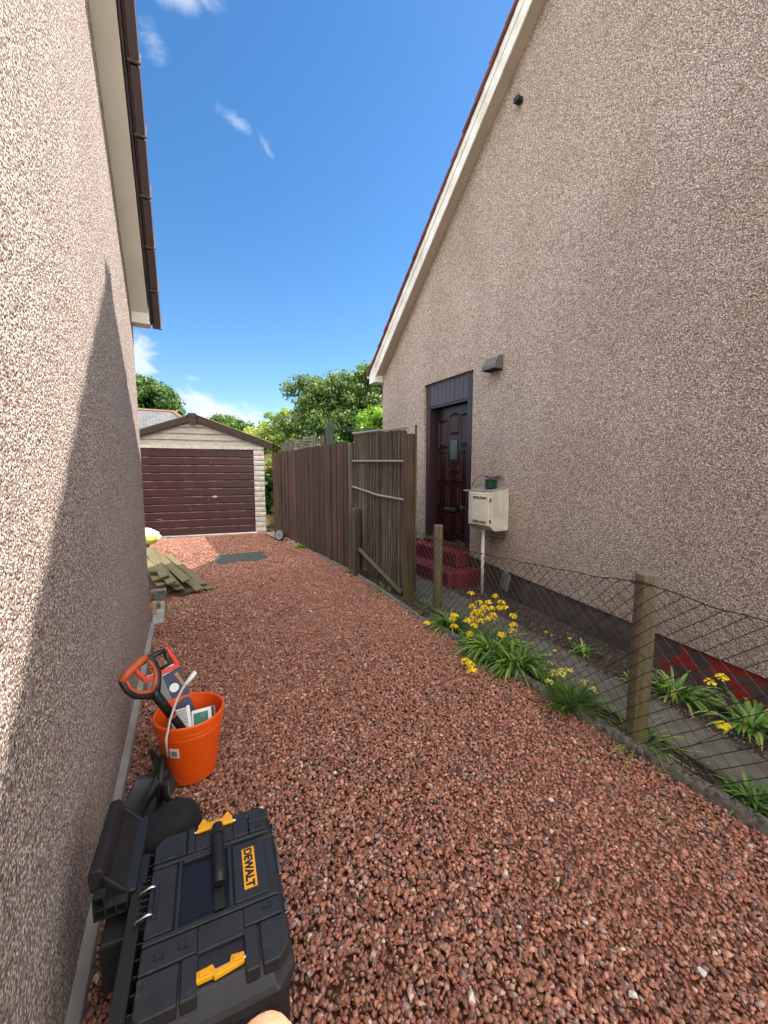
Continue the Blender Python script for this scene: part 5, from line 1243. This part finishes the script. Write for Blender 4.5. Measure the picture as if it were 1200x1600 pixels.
# ------------------------------------------------------------------ pale stones and a photographer's fingertip
def pebble(x, y, r, mat, label, z=0.02):
    m = MB(); V, F = chips(1, 12)[0]
    m.add([(v[0] * r * 1.3, v[1] * r * .8, v[2] * r * .5) for v in V], [tuple(f) for f in F], Matrix.Translation((x, y, z)) @ Matrix.Rotation(random.uniform(0, 3), 4, 'Z'))
    tagit(m.build('pebble', mat, None, bevel=0.001), label, 'stone', 'pale stray pebbles on the red gravel')
wst = simple('white stone', 'd8d2c8', 0.7, 0.15, 40, 0.001, 200)
from math import atan2
pebble(0.688, 0.743, 0.017, wst, 'white pebble at the bottom centre of the photo nearest the toolbox')
pebble(1.09, 0.529, 0.014, wst, 'white pebble at the bottom of the photo, middle one of three')
pebble(1.327, 0.46, 0.015, wst, 'white pebble towards the bottom right corner of the photo')
pebble(0.527, 1.863, 0.012, simple('pale blue chip', 'c4ccd6', 0.6), 'small bluish white chip lying right of the orange bucket')
pebble(0.048, 1.90, 0.014, simple('cream chip', 'd8c896', 0.7), 'cream coloured chip in front of the orange bucket')
pebble(1.90, 1.30, 0.014, wst, 'white chip near the kerb below the pale flowering plant')
pebble(1.455, 1.098, 0.014, wst, 'lone white pebble out in the middle of the gravel', z=0.02)
pebble(2.93, 1.50, 0.026, wst, 'flat white stone in the grit just behind the near post', z=-0.10)

HD = thing('hand', 'blurred fingertip of the photographer at the bottom edge of the photo', 'hand', (0.0, 0.03, 1.32))
m = MB()
def fing(pts, rr): m.tube(pts, rr, 14)
# index finger reaching up in front, the others curled below it, thumb at the side; all run into the palm
fing([(0.0105, 0.0655, 1.3985), (0.0104, 0.0652, 1.3965), (0.010, 0.064, 1.391), (0.008, 0.060, 1.378), (0.004, 0.052, 1.355), (0.0, 0.040, 1.335), (-0.002, 0.020, 1.318)], [0.0025, 0.0058, 0.0074, 0.0080, 0.0086, 0.0095, 0.0110])
fing([(0.030, 0.062, 1.352), (0.029, 0.064, 1.345), (0.026, 0.062, 1.332), (0.022, 0.050, 1.318), (0.016, 0.020, 1.312)], [0.004, 0.0075, 0.0082, 0.0088, 0.010])
fing([(0.050, 0.054, 1.345), (0.049, 0.056, 1.338), (0.045, 0.054, 1.326), (0.040, 0.043, 1.313), (0.032, 0.018, 1.308)], [0.004, 0.0072, 0.008, 0.0085, 0.010])
fing([(0.066, 0.042, 1.338), (0.065, 0.044, 1.332), (0.061, 0.042, 1.322), (0.056, 0.033, 1.311), (0.047, 0.014, 1.306)], [0.003, 0.0062, 0.007, 0.0075, 0.009])
fing([(-0.034, 0.050, 1.352), (-0.033, 0.049, 1.345), (-0.028, 0.040, 1.330), (-0.020, 0.020, 1.316), (-0.006, -0.010, 1.306)], [0.004, 0.0082, 0.0092, 0.0105, 0.013])
for k in range(6): fing([(-0.004 + k * 0.011, 0.030 - 0.002 * k, 1.314 - 0.001 * k), (0.0 + k * 0.009, -0.02, 1.298), (0.010 + k * 0.005, -0.075, 1.280), (0.014 + k * 0.003, -0.13, 1.262)], [0.0115, 0.0150, 0.016, 0.020])
ho = m.build('skin', M['skin'], HD, world=True, smooth=True, fixn=True)
md = ho.modifiers.new('r', 'REMESH'); md.mode = 'VOXEL'; md.voxel_size = 0.0016; md.use_smooth_shade = True
md = ho.modifiers.new('s', 'SMOOTH'); md.factor = 0.6; md.iterations = 6

m = MB()
for k in range(9):
    x0 = 1.79 + random.uniform(-.10, .10); y0 = 0.86 + random.uniform(-.08, .12); a = random.uniform(0, 6.28); Lk = random.uniform(.06, .14)
    m.tube([(x0, y0, 0.018), (x0 + math.cos(a) * Lk * .5, y0 + math.sin(a) * Lk * .5, 0.030), (x0 + math.cos(a + .4) * Lk, y0 + math.sin(a + .4) * Lk, 0.020)], [0.0018, 0.0015, 0.0006], 4)
tagit(m.build('dry_stalks', simple('straw', 'a39d62', 0.8, 0.3), None, smooth=True), 'few dry grass stalks lying on the gravel before the near fence post', 'stalks')
